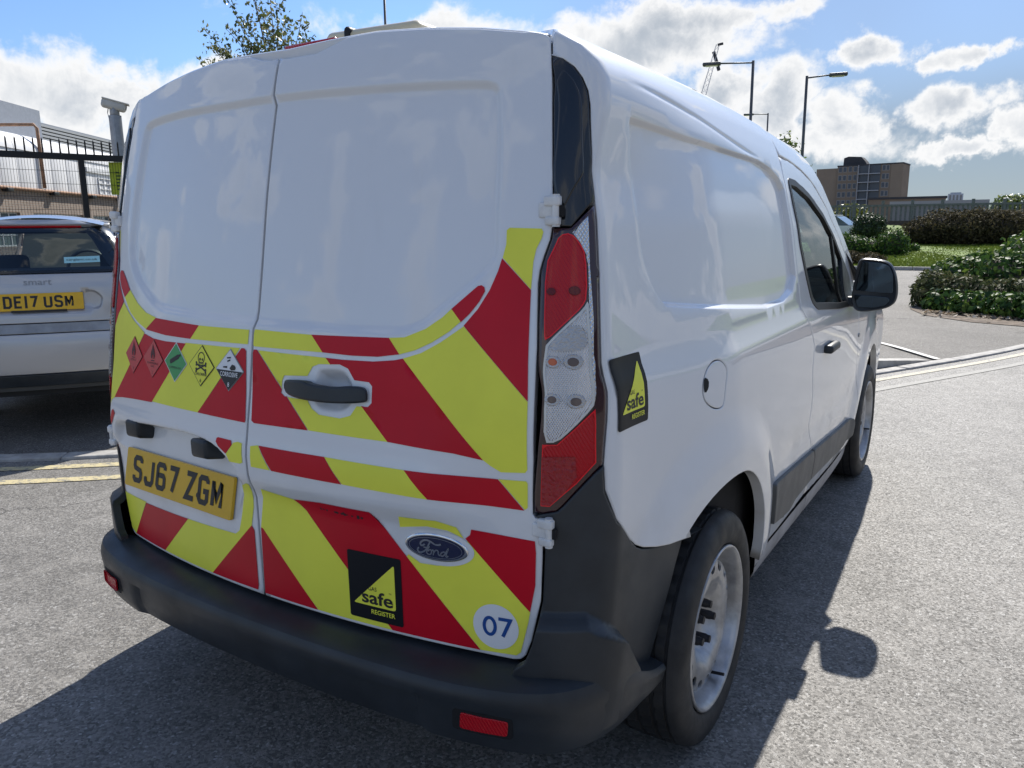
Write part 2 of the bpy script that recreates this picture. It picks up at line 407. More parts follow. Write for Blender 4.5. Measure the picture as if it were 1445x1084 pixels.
def stroke(P, w, closed=False):
    P = [np.array(p, float) for p in P]; n = len(P); L, R_ = [], []
    for i in range(n):
        a = P[i-1] if (i > 0 or closed) else None; c = P[(i+1) % n] if (i < n-1 or closed) else None; b = P[i]
        d1 = (b-a)/np.linalg.norm(b-a) if a is not None else None; d2 = (c-b)/np.linalg.norm(c-b) if c is not None else None
        if d1 is None: d1 = d2
        if d2 is None: d2 = d1
        n1 = np.array([-d1[1], d1[0]]); n2 = np.array([-d2[1], d2[0]]); mm = n1+n2; l = mm@mm
        mm = mm*2/l if l > .35 else n1
        mm = mm/max(1, np.linalg.norm(mm)/2.2)
        L.append(b+mm*w/2); R_.append(b-mm*w/2)
    V = L+R_; F = [(i, n+i, n+(i+1) % n, (i+1) % n) for i in range(n if closed else n-1)]
    return V, F
def text2d(txt, bold=0.):
    cu_ = bpy.data.curves.new('lettering', 'FONT'); cu_.body = txt; cu_.size = 1; cu_.offset = bold; cu_.resolution_u = 3
    o = bpy.data.objects.new('lettering', cu_); COL.objects.link(o)
    dg = bpy.context.evaluated_depsgraph_get(); me = bpy.data.meshes.new_from_object(o.evaluated_get(dg))
    V = np.array([v.co[:2] for v in me.vertices]); F = [tuple(p.vertices) for p in me.polygons]
    bpy.data.objects.remove(o); bpy.data.meshes.remove(me)
    V -= V.min(0); V /= V[:, 1].max(); return V, F
def flat(name, items, fmap, m, parent, off):
    """flat print: 2D polygons laid on a surface"""
    V = []; F = []
    for v, f in items:
        o = len(V); V += [np.array(p, float) for p in v]; F += [tuple(i+o for i in q) for q in f]
    V = np.array(V); e = 1e-3
    f3 = lambda uv: np.stack(fmap(uv[:, 0], uv[:, 1]), 1)
    P = f3(V); N = np.cross(f3(V+[e, 0])-f3(V-[e, 0]), f3(V+[0, e])-f3(V-[0, e])); N /= np.linalg.norm(N, axis=1)[:, None]
    F2 = []
    for f in F:
        q = V[list(f)]; a = .5*np.sum(q[:, 0]*np.roll(q[:, 1], -1)-np.roll(q[:, 0], -1)*q[:, 1]); F2.append(f if a > 0 else f[::-1])
    return obj(name, mesh(name, P+N*off, F2, m, True, N), parent)
def poly(P): return [tuple(p) for p in P], [tuple(range(len(P)))]
def disc(c, rx, ry=None, n=20):
    ry = ry or rx; return poly([(c[0]+rx*math.cos(2*PI*i/n), c[1]+ry*math.sin(2*PI*i/n)) for i in range(n)])
def put(item, sx, sy, ox, oy):
    v, f = item; return [(p[0]*sx+ox, p[1]*sy+oy) for p in v], f
def fit(txt, x0, y0, x1, h, bold=0.):        # text fitted to a width and height, lower left at x0,y0
    v, f = text2d(txt, bold); return put((v, f), (x1-x0)/v[:, 0].max(), h, x0, y0)

# ================================================================== GROUND AND SETTING
def asphalt(name, a, b, scale, bump, wear=.25, spec=.34):
    m = bpy.data.materials.new(name); m.use_nodes = True; t = m.node_tree; X.nt = t; p = bsdf(m)
    g = t.nodes.new('ShaderNodeNewGeometry'); v = g.outputs['Position']
    vo = t.nodes.new('ShaderNodeTexVoronoi'); vo.inputs['Scale'].default_value = scale; vo.inputs['Randomness'].default_value = 1; t.links.new(v, vo.inputs['Vector'])
    cs = t.nodes.new('ShaderNodeSeparateColor'); t.links.new(vo.outputs['Color'], cs.inputs[0])
    fine = noise(v, scale*1.9, 2, .6); big = noise(v, .55, 5, .6); mid = noise(v, 7, 4, .6)
    f = X(cs.outputs[0])*.75+fine*.5-.12
    base = mixc(sm(f, .05, 1.0), a, b)
    base = mixc(sm(X(cs.outputs[1]), .93, .97)*.75, base, (.46, .45, .43))
    base = mixc(sm(big, .35, .7)*wear, base, tuple(c*.62 for c in a))
    base = mixc(sm(mid, .45, .75)*wear*.8, base, tuple(min(1, c*1.15) for c in b))
    stain = sm(noise(v, 1.3, 3, .5), .64, .72)*.5
    vc = t.nodes.new('ShaderNodeTexVoronoi'); vc.feature = 'DISTANCE_TO_EDGE'; vc.inputs['Scale'].default_value = .55
    t.links.new(vmath('ADD', v, vmath('SCALE', X.nt.nodes[-1].outputs[0] if False else noise(v, 1.8, 5, .65, 0, 1).s, .55)), vc.inputs['Vector'])
    crack = sm(X(vc.outputs[0]), .0, .006, 1., 0.)*sm(noise(v, .33, 2), .50, .60)*.7
    base = mixc(crack, base, (.03, .03, .03))
    base = mixc(stain, base, tuple(c*.45 for c in a))
    t.links.new(base.s, p.inputs['Base Color'])
    t.links.new(sm(X(cs.outputs[2]), 0, 1, .5, .85).s, p.inputs['Roughness']); p.inputs['Specular IOR Level'].default_value = spec
    hgt = sm(X(vo.outputs['Distance'])*scale*.022, .0, 1., 1., 0.)*.6+X(cs.outputs[0])*.5+fine*.5
    bp = t.nodes.new('ShaderNodeBump'); bp.inputs['Distance'].default_value = bump; bp.inputs['Strength'].default_value = 1
    t.links.new(hgt.s, bp.inputs['Height']); t.links.new(bp.outputs[0], p.inputs['Normal']); return m
M['asphalt'] = asphalt('worn_asphalt', (.112, .107, .099), (.305, .29, .267), 138, .0030, .42)
M['asphalt2'] = asphalt('footway_asphalt', (.095, .089, .080), (.215, .20, .18), 150, .003, .35, .12)
M['concrete'] = mat('kerb_concrete', (.36, .345, .32), .8, var=.25, vscale=9, bump=.0012, bscale=140, bdet=5)
M['soil'] = mat('bare_soil', (.13, .10, .075), .95, var=.45, vscale=5, bump=.012, bscale=35, bdet=6)
M['lawn'] = mat('lawn_turf', (.115, .17, .03), .9, var=.4, vscale=1.2, bump=.03, bscale=30, bdet=6)
def road_paint(name, col, cover):
    m = mat(name, col, .65); t = m.node_tree; X.nt = t; g = t.nodes.new('ShaderNodeNewGeometry'); v = g.outputs['Position']
    f = sm(noise(v, 26, 7, .72), cover-.08, cover+.08)
    t.links.new(mixc(f, (.19, .185, .17), col).s, bsdf(m).inputs['Base Color'])
    bp = t.nodes.new('ShaderNodeBump'); bp.inputs['Distance'].default_value = .003; t.links.new(noise(v, 150, 3).s, bp.inputs['Height']); t.links.new(bp.outputs[0], bsdf(m).inputs['Normal']); return m
M['line_y'] = road_paint('worn_yellow_line', (.50, .43, .25), .44)
M['line_f'] = road_paint('faded_line', (.29, .28, .25), .58); M['line_p'] = road_paint('pale_yellow_line', (.43, .385, .27), .48)
M['line_w'] = road_paint('worn_white_line', (.58, .57, .54), .44)

def struct(name, me, parent=None): o = obj(name, me, parent); o['kind'] = 'structure'; return o
G = 900
struct('road', mesh('road', [(-G, -G, 0), (G, -G, 0), (G, G, 0), (-G, G, 0)], [(0, 1, 2, 3)], M['asphalt']))
def cat(P, n=10):                             # smooth open curve through points
    P = np.array([2*np.array(P[0])-np.array(P[1])]+list(P)+[2*np.array(P[-1])-np.array(P[-2])], float); o = []
    for i in range(1, len(P)-2):
        for k in range(n):
            t = k/n; a, b, c, d = P[i-1:i+3]
            o.append(.5*((2*b)+(-a+c)*t+(2*a-5*b+4*c-d)*t*t+(-a+3*b-3*c+d)*t**3))
    o.append(P[-2]); return np.array(o)
def offs(C, d):
    t = np.gradient(C, axis=0); t /= np.linalg.norm(t, axis=1)[:, None]; return C+np.stack([-t[:, 1], t[:, 0]], 1)*d
def strip(name, C, d0, d1, z, m, kind='structure'):
    A, B = offs(C, d0), offs(C, d1); n = len(C)
    V = [(p[0], p[1], z) for p in A]+[(p[0], p[1], z) for p in B]
    return struct(name, mesh(name, V, [(i, i+1, n+i+1, n+i) for i in range(n-1)], m))
# kerb line: runs behind the van from left to the footway on the right
KC = cat([(-9.5, -2.6), (-6.4, -.55), (-3.35, 1.40), (-1.15, 3.75), (.62, 6.95), (1.80, 9.42), (2.9, 12.6), (3.6, 17), (4.2, 30)], 14)
kerb = thing('kerb', (0, 0, 0), None, None)
kerb['kind'] = 'structure'
stone = None
def arclen(C): return np.concatenate([[0], np.cumsum(np.linalg.norm(np.diff(C, axis=0), axis=1))])
def along(C, s):
    L = arclen(C); x = np.interp(s, L, C[:, 0]); y = np.interp(s, L, C[:, 1])
    x2 = np.interp(s+.05, L, C[:, 0]); y2 = np.interp(s+.05, L, C[:, 1]); return x, y, math.atan2(y2-y, x2-x)
LK = arclen(KC)[-1]; s_ = 0.; k = 0
while s_ < LK-1.2 and s_ < 26:
    x, y, a = along(KC, s_+.455)
    if stone is None:
        stone = MB().rbox((-.452, 0, -.05), (.452, .125, .018), .012).mk('kerb_stone', M['concrete'], kerb, auto=40); o = stone
    else: o = stone.copy(); COL.objects.link(o)
    o.location = (x, y, 0); o.rotation_euler.z = a; o.location.z = RNG.uniform(-.003, .004); s_ += .915; k += 1
KS = KC[:45]; strip('road_marking', KS, -.20, -.12, .004, M['line_y']); strip('road_marking', KC[44:], -.20, -.12, .004, M['line_p']); strip('road_marking', KS, -.47, -.39, .004, M['line_y'])
strip('road_marking', KC[45:], -.47, -.39, .004, M['line_f'])
# footway and car park beyond the kerb
A = offs(KC, .125); V = [(p[0], p[1], .012) for p in A]+[(60, 260, .012), (-320, 260, .012), (-320, -120, .012)]
struct('footway', mesh('footway', V, [tuple(range(len(V)))], M['asphalt2']))
# a wedge of raised kerb where the footway drops
wd = MB(); a0, a1 = np.array([.955, 7.90]), np.array([.10, 6.42]); nb_ = np.array([-.12, .07]); b0, b1 = a0+nb_, a1+nb_
wd.add([(*a0, .0), (*a1, .0), (*b1, .0), (*b0, .0), (*a0, .022), (*a1, .165), (*b1, .170), (*b0, .024)], [(0, 1, 5, 4), (4, 5, 6, 7), (2, 3, 7, 6), (0, 4, 7, 3), (1, 2, 6, 5)])
o = wd.mk('kerb_ramp', M['concrete']); o['kind'] = 'structure'
struct('footway_ramp', mesh('footway_ramp', [(*b0, .022), (*b1, .166), (-2.2, 8.6, .166), (.25, 9.3, .0155)], [(0, 1, 2, 3)], M['asphalt2']))
wl = np.array([(-.6, 9.9), (.35, 9.0), (1.02, 8.0)]); strip('road_marking', cat(wl, 6), -.035, .035, .030, M['line_w'])
# lawn behind, rising into a low bank
def bank(x, y):
    u = (np.asarray(y)-27)/1.; return np.where(u < 0, 0, .1)+.9*np.clip(u/24, 0, 1)**1.2+.5*np.clip((u-22)/12, 0, 1)
gx = np.linspace(-40, 40, 60); gy = np.concatenate([[27.0, 27.01], np.linspace(27.4, 75, 50)])
XX, YY = np.meshgrid(gx, gy); ZZ = bank(XX, YY)+.05*np.sin(XX*.9+YY*.4)*np.clip((YY-28)/4, 0, 1); ZZ[0] = 0
V = np.stack([XX.ravel()-YY.ravel()*.06+1.6, YY.ravel(), ZZ.ravel()+.014], 1); n = len(gx)
F = [(j*n+i, j*n+i+1, (j+1)*n+i+1, (j+1)*n+i) for j in range(len(gy)-1) for i in range(n-1)]
lawn = struct('lawn', mesh('lawn', V, F, M['lawn'], True))
lk = thing('kerb', (0, 0, 0), None, None); lk['kind'] = 'structure'; st = None
for i in range(14):
    x = -6+.93*i
    if st is None: st = MB().rbox((-.455, -.15, -.05), (.455, .0, .125), .012).mk('kerb_stone', M['concrete'], lk, auto=40); o = st
    else: o = st.copy(); COL.objects.link(o)
    o.location = (x, 26.97, 0)
struct('flower_bed', mesh('flower_bed', [(x, y, .02) for x, y in [(.25, 13.6), (.55, 12.6), (1.2, 11.9), (2.4, 11.4), (6, 11.2), (9, 15), (5, 19), (1.6, 17)]], [tuple(range(8))], M['soil']))

# ================================================================== VAN BODY SURFACE
def prof(pts, sig=.008, ext=.1, step=.002):
    pts = np.array(pts); zz = np.arange(pts[0, 0]-ext, pts[-1, 0]+ext, step); v = np.interp(zz, pts[:, 0], pts[:, 1])
    s0 = (pts[1, 1]-pts[0, 1])/(pts[1, 0]-pts[0, 0]); s1 = (pts[-1, 1]-pts[-2, 1])/(pts[-1, 0]-pts[-2, 0])
    v = np.where(zz < pts[0, 0], pts[0, 1]+(zz-pts[0, 0])*s0, v); v = np.where(zz > pts[-1, 0], pts[-1, 1]+(zz-pts[-1, 0])*s1, v)
    n = int(4*sig/step); k = np.exp(-.5*(np.arange(-n, n+1)*step/sig)**2); k /= k.sum()
    return zz, np.convolve(np.pad(v, n, mode='edge'), k, mode='valid')
def sstep(a, b, x):
    t = np.clip((np.asarray(x, float)-a)/(b-a), 0, 1); return t*t*(3-2*t)
class Shell:
    """rear wall, rounded corner and side wall of a vehicle as one surface (q runs round the corner, z up)"""
    def __init__(s, y0, ridge, w, bow, rc, kr0=.955, dz=None, taper=.04, tap=(2.6, 4.4), ridge_x=(.47, .66), xk=0.):
        s.xk = xk
        s.Y0, s.RG, s.WP, s.bow, s.rc, s.kr0, s.DZ, s.tp, s.tap, s.rx = prof(y0, .03), ridge and prof(ridge, .006), prof(w, .012), bow, rc, kr0, dz and prof(dz, .08), taper, tap, ridge_x
    def y0(s, z): return np.interp(z, *s.Y0)
    def W(s, z): return np.interp(z, *s.WP)
    def KR(s, z): return s.kr0+(1-s.kr0)*sstep(1.45, 1.72, z)
    def Wr(s, z): return s.KR(z)*s.W(z)
    def dzf(s, y, z): return np.where(np.asarray(y) > .9, np.interp(y, *s.DZ), 0)*sstep(1.08, 1.6, z) if s.DZ else np.zeros(np.shape(z))
    def kf(s, y, z): return 1-(1-s.KR(z))*(1-sstep(0, .6, np.asarray(y)-s.yE(z)))-s.tp*sstep(*s.tap, y)
    def yrear(s, x, z):
        x = np.asarray(x, float); z = np.asarray(z, float); ax = np.abs(x); y = s.y0(z)+s.bow*ax**2+s.xk*np.maximum(0, ax-.70)**2
        if s.RG: y = y+np.interp(z, *s.RG)*(1-sstep(*s.rx, x))
        c = np.clip((ax-(s.Wr(z)-s.rc))/s.rc, 0, 1); return y+s.rc*(1-np.sqrt(np.maximum(1-c*c, 0)))
    def yE(s, z): return s.y0(z)+s.bow*s.Wr(z)**2+s.xk*np.maximum(0, s.Wr(z)-.70)**2+s.rc
    def q2p(s, q, z):
        q = np.asarray(q, float); z = np.asarray(z, float); W = s.Wr(z); r = s.rc; hp = r*PI/2
        x = np.where(q <= 0, W-r+q, np.where(q < hp, W-r+r*np.sin(np.clip(q, 0, hp)/r), W))
        y = np.where(q < hp, s.yrear(np.minimum(x, W), z), s.yE(z)+q-hp)
        return np.where(q < hp, x, s.W(z)*s.kf(y, z)), y, z+s.dzf(y, z)
    def y2q(s, y, z): return np.asarray(y)-s.yE(z)+s.rc*PI/2
    def hw(s, z): return s.Wr(z)-s.rc
VAN = Shell([(.20,.165),(.476,.162),(.70,.160),(.86,.1585),(.95,.1585),(1.02,.168),(1.12,.184),(1.17,.192),(1.304,.217),(1.454,.243),(1.587,.272),(1.735,.308),(1.791,.326),(1.82,.338),(1.86,.358)],
    [(.60,0),(.735,0),(.742,0),(.772,-.014),(.786,-.020),(.845,-.0215),(.868,-.0185),(.895,-.0125),(.96,-.003),(1.0,0),(1.1,0)],
    [(.20,.875),(.30,.900),(.40,.915),(.55,.928),(.75,.937),(.92,.937),(1.0,.935),(1.06,.929),(1.10,.913),(1.25,.893),(1.40,.872),(1.52,.845),(1.62,.815),(1.69,.784),(1.738,.745),(1.768,.690),(1.795,.61),(1.815,.50),(1.832,.36)],
    .153, .026, kr0=.92, dz=[(1.0,0),(1.3,-.003),(1.64,-.015),(2.08,-.040),(2.51,-.074),(2.8,-.115),(3.07,-.178),(3.5,-.30)], xk=2.4)
B = {'rY1': [(-0.0138,1.1472),(0.1709,1.1451),(0.2069,1.1079),(-0.0142,1.1072),(-0.0206,1.1122),(-0.0205,1.1379)],
 'rR1': [(0.1709,1.1451),(0.3844,1.1493),(0.4134,1.1159),(0.3581,1.1077),(0.2913,1.1059),(0.2069,1.1079)],
 'rY2': [(0.3844,1.1493),(0.4235,1.1525),(0.4726,1.1721),(0.5097,1.1971),(0.5287,1.2148),(0.5524,1.19),(0.5267,1.1678),(0.4898,1.1447),(0.4512,1.1267),(0.4134,1.1159)],
 'rR2': [(0.5291,1.2149),(0.5768,1.2564),(0.584,1.2624),(0.5916,1.2642),(0.5983,1.2603),(0.6004,1.2521),(0.5895,1.2307),(0.571,1.2066),(0.5529,1.1889)],
 'rR3': [(-0.0205,1.0923),(-0.0136,1.0998),(-0.0024,1.0996),(0.1783,0.9303),(0.0027,0.9268),(-0.0067,0.9317)],
 'rY3': [(0.0013,1.0989),(0.2164,1.0965),(0.3993,0.929),(0.1802,0.9305)],
 'rR4': [(0.2164,1.0965),(0.2631,1.0954),(0.3481,1.0968),(0.4014,1.1028),(0.4229,1.1076),(0.6199,0.9108),(0.5546,0.9198),(0.3993,0.929)],
 'rY4': [(0.4229,1.1076),(0.4667,1.1219),(0.5093,1.1456),(0.5456,1.1707),(0.5598,1.1806),(0.7084,1.0366),(0.713,0.899),(0.7083,0.8928),(0.6575,0.889),(0.6354,0.9002),(0.6199,0.9108)],
 'rR5': [(0.6311,1.3178),(0.6968,1.2561),(0.7029,1.119),(0.7083,1.0378),(0.5597,1.1818),(0.5883,1.2165),(0.6103,1.2546),(0.6246,1.2922)],
 'rY5': [(0.6362,1.3735),(0.642,1.378),(0.7077,1.3757),(0.7117,1.3693),(0.7093,1.3568),(0.7004,1.3363),(0.6966,1.3112),(0.6967,1.2573),(0.6322,1.319),(0.6374,1.3457)],
 'rY6': [(-0.0045,0.8712),(0.0214,0.8767),(0.0613,0.8216),(-0.0044,0.8208)],
 'rR6': [(0.0244,0.8761),(0.2321,0.877),(0.281,0.8208),(0.0662,0.8213)],
 'rY7': [(0.2327,0.8771),(0.4449,0.8741),(0.5013,0.8168),(0.2827,0.8211)],
 'rR7': [(0.4449,0.8741),(0.6506,0.8735),(0.7063,0.8125),(0.5013,0.8168)],
 'rY8': [(0.652,0.8737),(0.7104,0.8754),(0.7137,0.8704),(0.7132,0.8191),(0.7076,0.814)],
 'rY9': [(0.0114,0.7643),(0.117,0.755),(0.15,0.7308),(0.3822,0.4769),(0.1661,0.4807),(-0.0118,0.6582)],
 'rR8': [(-0.012,0.6571),(-0.0042,0.6558),(0.1647,0.4804),(-0.0109,0.4749),(-0.02,0.4802)],
 'rR9': [(0.1193,0.7555),(0.2006,0.7621),(0.3439,0.7619),(0.6031,0.48),(0.3834,0.4771),(0.1501,0.7319)],
 'rY10': [(0.4302,0.6686),(0.4349,0.6746),(0.4642,0.6593),(0.5069,0.6602),(0.5487,0.6712),(0.5771,0.6932),(0.5851,0.7116),(0.5787,0.7291),(0.7158,0.5881),(0.712,0.5654),(0.6948,0.4924),(0.6851,0.4839),(0.6041,0.4792)],
 'rY11': [(0.4212,0.7641),(0.513,0.7679),(0.5567,0.7575),(0.5708,0.7329),(0.5345,0.7461),(0.4866,0.7494),(0.416,0.7358)],
 'rR10': [(0.5901,0.7568),(0.7268,0.748),(0.7287,0.7222),(0.7269,0.6503),(0.7158,0.5891),(0.5748,0.7335),(0.5863,0.7436)],
 'handle_gap': [(0.0877,1.0358),(0.0936,1.0475),(0.1656,1.0519),(0.1797,1.0742),(0.1979,1.0812),(0.2581,1.0845),(0.282,1.077),(0.301,1.0532),(0.3405,1.0517),(0.3494,1.0433),(0.3502,1.0072),(0.3415,0.9983),(0.3108,0.9969),(0.2959,0.975),(0.2677,0.9663),(0.2072,0.9685),(0.1841,0.9803),(0.1695,0.9977),(0.1005,0.9983),(0.0862,1.0066)],
 'handle': [(0.097,1.0294),(0.1041,1.0421),(0.1755,1.0466),(0.1873,1.0409),(0.2557,1.0382),(0.296,1.0437),(0.33,1.0432),(0.3416,1.0359),(0.3458,1.0159),(0.3407,1.0086),(0.2698,1.0037),(0.2035,1.0033),(0.1398,1.0054),(0.1028,1.013)],
 'handle_cup': [(0.1841,1.0416),(0.1927,1.0682),(0.2046,1.0747),(0.2585,1.0785),(0.2827,1.0679),(0.2989,1.0439),(0.3046,1.0192),(0.3015,1.0052),(0.2836,0.983),(0.2551,0.9743),(0.2097,0.9744),(0.1862,0.9899),(0.1776,1.0174)],
 'lY1': [(-0.2352,1.1434),(-0.0347,1.1451),(-0.0364,1.1104),(-0.2709,1.1072)],
 'lR1': [(-0.4503,1.1495),(-0.2352,1.1434),(-0.2709,1.1072),(-0.3931,1.1076),(-0.5042,1.1149)],
 'lY2': [(-0.6173,1.2169),(-0.5635,1.1834),(-0.5092,1.1607),(-0.4497,1.1506),(-0.5043,1.1161),(-0.5571,1.1317),(-0.6065,1.1547),(-0.6519,1.1947)],
 'lR2': [(-0.6981,1.264),(-0.6886,1.271),(-0.6778,1.2696),(-0.6448,1.2423),(-0.6199,1.2174),(-0.6519,1.1947),(-0.6798,1.2208),(-0.696,1.2472)],
 'lR3': [(-0.7359,1.314),(-0.7184,1.2736),(-0.7092,1.2467),(-0.6886,1.2205),(-0.6578,1.1833),(-0.6903,1.146),(-0.7273,1.109),(-0.7773,1.0848),(-0.7771,1.0678),(-0.743,1.0367),(-0.743,1.1038),(-0.743,1.2303),(-0.743,1.2822)],
 'lY3': [(-0.7502,1.3858),(-0.7178,1.3855),(-0.7336,1.3175),(-0.743,1.2926),(-0.743,1.3686)],
 'lY4': [(-0.6556,1.1801),(-0.6276,1.16),(-0.5803,1.1334),(-0.514,1.1063),(-0.5136,1.1028),(-0.689,0.9044),(-0.7115,0.8942),(-0.726,0.8816),(-0.743,0.8751),(-0.743,0.9622),(-0.743,1.0366),(-0.7768,1.0677),(-0.7611,1.0867),(-0.7273,1.109),(-0.6903,1.146)],
 'lR4': [(-0.5101,1.1031),(-0.4607,1.0942),(-0.3957,1.0915),(-0.2902,1.0937),(-0.447,0.9232),(-0.5533,0.9181),(-0.6328,0.9122),(-0.689,0.9044)],
 'lY5': [(-0.2926,1.0956),(-0.0644,1.0994),(-0.2188,0.9257),(-0.4451,0.9253)],
 'lR5': [(-0.0586,1.0998),(-0.0481,1.0998),(-0.0413,1.0943),(-0.0244,0.9292),(-0.0302,0.924),(-0.2188,0.9257)],
 'lR6': [(-0.1322,0.8736),(-0.1267,0.8763),(-0.0765,0.8753),(-0.0723,0.8651),(-0.0963,0.8396),(-0.1248,0.854),(-0.1352,0.8647)],
 'lY6': [(-0.0683,0.8705),(-0.0505,0.8753),(-0.0357,0.8737),(-0.035,0.8266),(-0.0429,0.8223),(-0.086,0.821),(-0.0952,0.8393),(-0.0722,0.864)],
 'lR7': [(-0.7059,0.8625),(-0.6953,0.8693),(-0.6807,0.8595),(-0.6995,0.8354),(-0.7196,0.8209),(-0.7167,0.8395)],
 'lR8': [(-0.743,0.755),(-0.7445,0.761),(-0.7467,0.7507),(-0.7706,0.7121),(-0.77,0.6808),(-0.7709,0.637),(-0.7691,0.5901),(-0.7689,0.6142),(-0.743,0.6866)],
 'lY7': [(-0.7706,0.6355),(-0.7713,0.6017),(-0.7013,0.6026),(-0.572,0.6052),(-0.7148,0.4556),(-0.7706,0.4549),(-0.7696,0.4914),(-0.7693,0.5837)],
 'lR9': [(-0.5705,0.6027),(-0.329,0.6114),(-0.4794,0.4642),(-0.7129,0.4577)],
 'lY8': [(-0.329,0.6114),(-0.1146,0.6184),(-0.0972,0.6312),(-0.0811,0.6767),(-0.0587,0.7612),(-0.0393,0.771),(-0.0146,0.7701),(-0.0331,0.7069),(-0.0469,0.655),(-0.2329,0.474),(-0.4794,0.4642)],
 'lR10': [(-0.0469,0.655),(-0.0379,0.6438),(-0.0397,0.4951),(-0.0435,0.4823),(-0.2329,0.474)],
 'panel_r': [(-0.0116,1.6985),(0.3449,1.6894),(0.5418,1.6794),(0.5768,1.6737),(0.5938,1.6611),(0.6007,1.6423),(0.6167,1.5199),(0.6219,1.4084),(0.6265,1.3385),(0.6229,1.3105),(0.6096,1.2893),(0.5853,1.2678),(0.5273,1.2194),(0.5019,1.2012),(0.4727,1.1725),(0.4228,1.1533),(0.3548,1.1493),(0.1672,1.1505),(0.0042,1.1597)],
 'panel_l': [(-0.0141,1.6988),(-0.2011,1.6974),(-0.4074,1.699),(-0.5572,1.6918),(-0.6043,1.683),(-0.6202,1.6569),(-0.641,1.4741),(-0.6537,1.3688),(-0.649,1.3028),(-0.6058,1.2501),(-0.5391,1.2077),(-0.4705,1.1727),(-0.414,1.1626),(-0.2123,1.1562),(-0.0149,1.1503)],
 'plate_recess': [(-0.6632,0.8493),(-0.3475,0.8728),(-0.1581,0.8673),(-0.0788,0.8219),(-0.0477,0.7808),(-0.0932,0.6321),(-0.1145,0.6195),(-0.3272,0.6101),(-0.5644,0.6011),(-0.7128,0.6055),(-0.7708,0.6146),(-0.7699,0.6867),(-0.7143,0.7829),(-0.699,0.8285)],
 'trim': [(-0.0496,1.7095),(-0.0338,1.7043),(-0.0194,1.6869),(-0.009,1.6651),(-0.0012,1.6402),(0.0087,1.5842),(0.0211,1.5217),(0.0286,1.4516),(0.0269,1.4268),(0.0204,1.4232),(-0.0166,1.3795),(-0.0476,1.3806),(-0.0438,1.4522),(-0.0497,1.5228),(-0.0675,1.6292)],
 'trim_in': [(-0.0406,1.6846),(-0.0239,1.6622),(-0.0139,1.6371),(-0.0014,1.5738),(0.0124,1.5004),(0.0132,1.4794),(0.0035,1.4513),(-0.0262,1.4166)],
 'lamp': [(0.0281,1.4237),(0.0247,1.3013),(0.0203,1.1369),(0.0186,1.1439),(0.0068,0.9104),(-0.0062,0.893),(-0.0565,0.8264),(-0.0679,0.8142),(-0.0946,0.8081),(-0.1152,0.8066),(-0.1132,0.8488),(-0.0909,1.1453),(-0.0909,1.1562),(-0.0832,1.285),(-0.0697,1.3229),(-0.0524,1.3577),(-0.05,1.378),(-0.0176,1.3791)],
 'lens_top': [(-0.0383,1.3634),(-0.0182,1.3675),(-0.0039,1.3485),(0.0046,1.3253),(0.0027,1.2439),(-0.0067,1.2237),(-0.029,1.2006),(-0.0736,1.1566),(-0.0758,1.1712),(-0.0676,1.3054),(-0.0491,1.3403)],
 'lens_clear': [(-0.0724,1.1522),(-0.0292,1.1963),(-0.0051,1.2207),(0.0044,1.2395),(0.0035,1.2001),(0.0053,1.1259),(-0.0062,1.0389),(-0.0079,1.0292),(-0.0436,0.9851),(-0.068,0.9598),(-0.0928,0.9587),(-0.0907,1.0496),(-0.0738,1.1457)],
 'lens_strip': [(-0.0156,1.3675),(0.0122,1.399),(0.0095,1.3019),(0.0103,1.1998),(0.0068,1.1312),(0.008,1.1128),(-0.0057,1.0388),(-0.0126,1.0392),(-0.001,1.1261),(0.0035,1.2001),(0.0068,1.302),(0.0046,1.3253),(-0.0034,1.3485)],
 'lens_bot': [(-0.0942,0.9547),(-0.0679,0.9552),(-0.0435,0.9812),(-0.0055,1.0242),(-0.0038,0.9167),(-0.0347,0.8742),(-0.081,0.8261),(-0.0976,0.8272),(-0.0961,0.8912)],
 'bump_edge': [(0.006,0.9083),(0.0087,0.8535),(0.018,0.8187),(0.0293,0.7819),(0.0948,0.7152),(0.1219,0.694),(0.1486,0.6806),(0.1908,0.6685),(0.2456,0.6577),(0.3422,0.6458),(0.4302,0.6421)],
 'sticker_s': [(0.0442,1.1087),(0.1927,1.1039),(0.1736,0.9494),(0.0271,0.9565)],
 'flap': [(0.483,1.0588),(0.5065,1.0513),(0.5281,1.0352),(0.5338,1.0196),(0.5242,0.9886),(0.5195,0.9479),(0.5101,0.9331),(0.4803,0.9336),(0.4455,0.9449),(0.4119,0.9666),(0.3986,0.9942),(0.4046,1.0157),(0.421,1.0415),(0.4507,1.0559)],
 'recess_s': [(0.5196,1.6001),(0.534,1.608),(0.9828,1.5828),(1.7139,1.5903),(1.7044,1.4037),(1.733,1.0996),(0.626,1.1939),(0.5991,1.2102),(0.5622,1.2485),(0.5382,1.303),(0.5332,1.3632),(0.5386,1.4526),(0.5286,1.5541)],
 'plateau': [(-0.0902,0.5975),(-0.0134,0.597),(0.0125,0.5733),(0.167,0.3988),(0.2516,0.3142),(0.3482,0.2951)],
 'ford1': [(0.5213,0.7143),(0.5148,0.7117),(0.5077,0.7115),(0.5007,0.7145),(0.4951,0.7172),(0.4865,0.7186),(0.4785,0.7168),(0.4727,0.712),(0.4712,0.707),(0.4743,0.7048),(0.4788,0.7065),(0.4818,0.7094)],
 'ford2': [(0.4958,0.7164),(0.4927,0.7112),(0.4888,0.7037),(0.4826,0.6945),(0.4751,0.6894),(0.4685,0.6878),(0.4642,0.6908),(0.4644,0.6956),(0.4675,0.6989)],
 'ford3': [(0.4785,0.7014),(0.4858,0.7019),(0.4917,0.7045)],
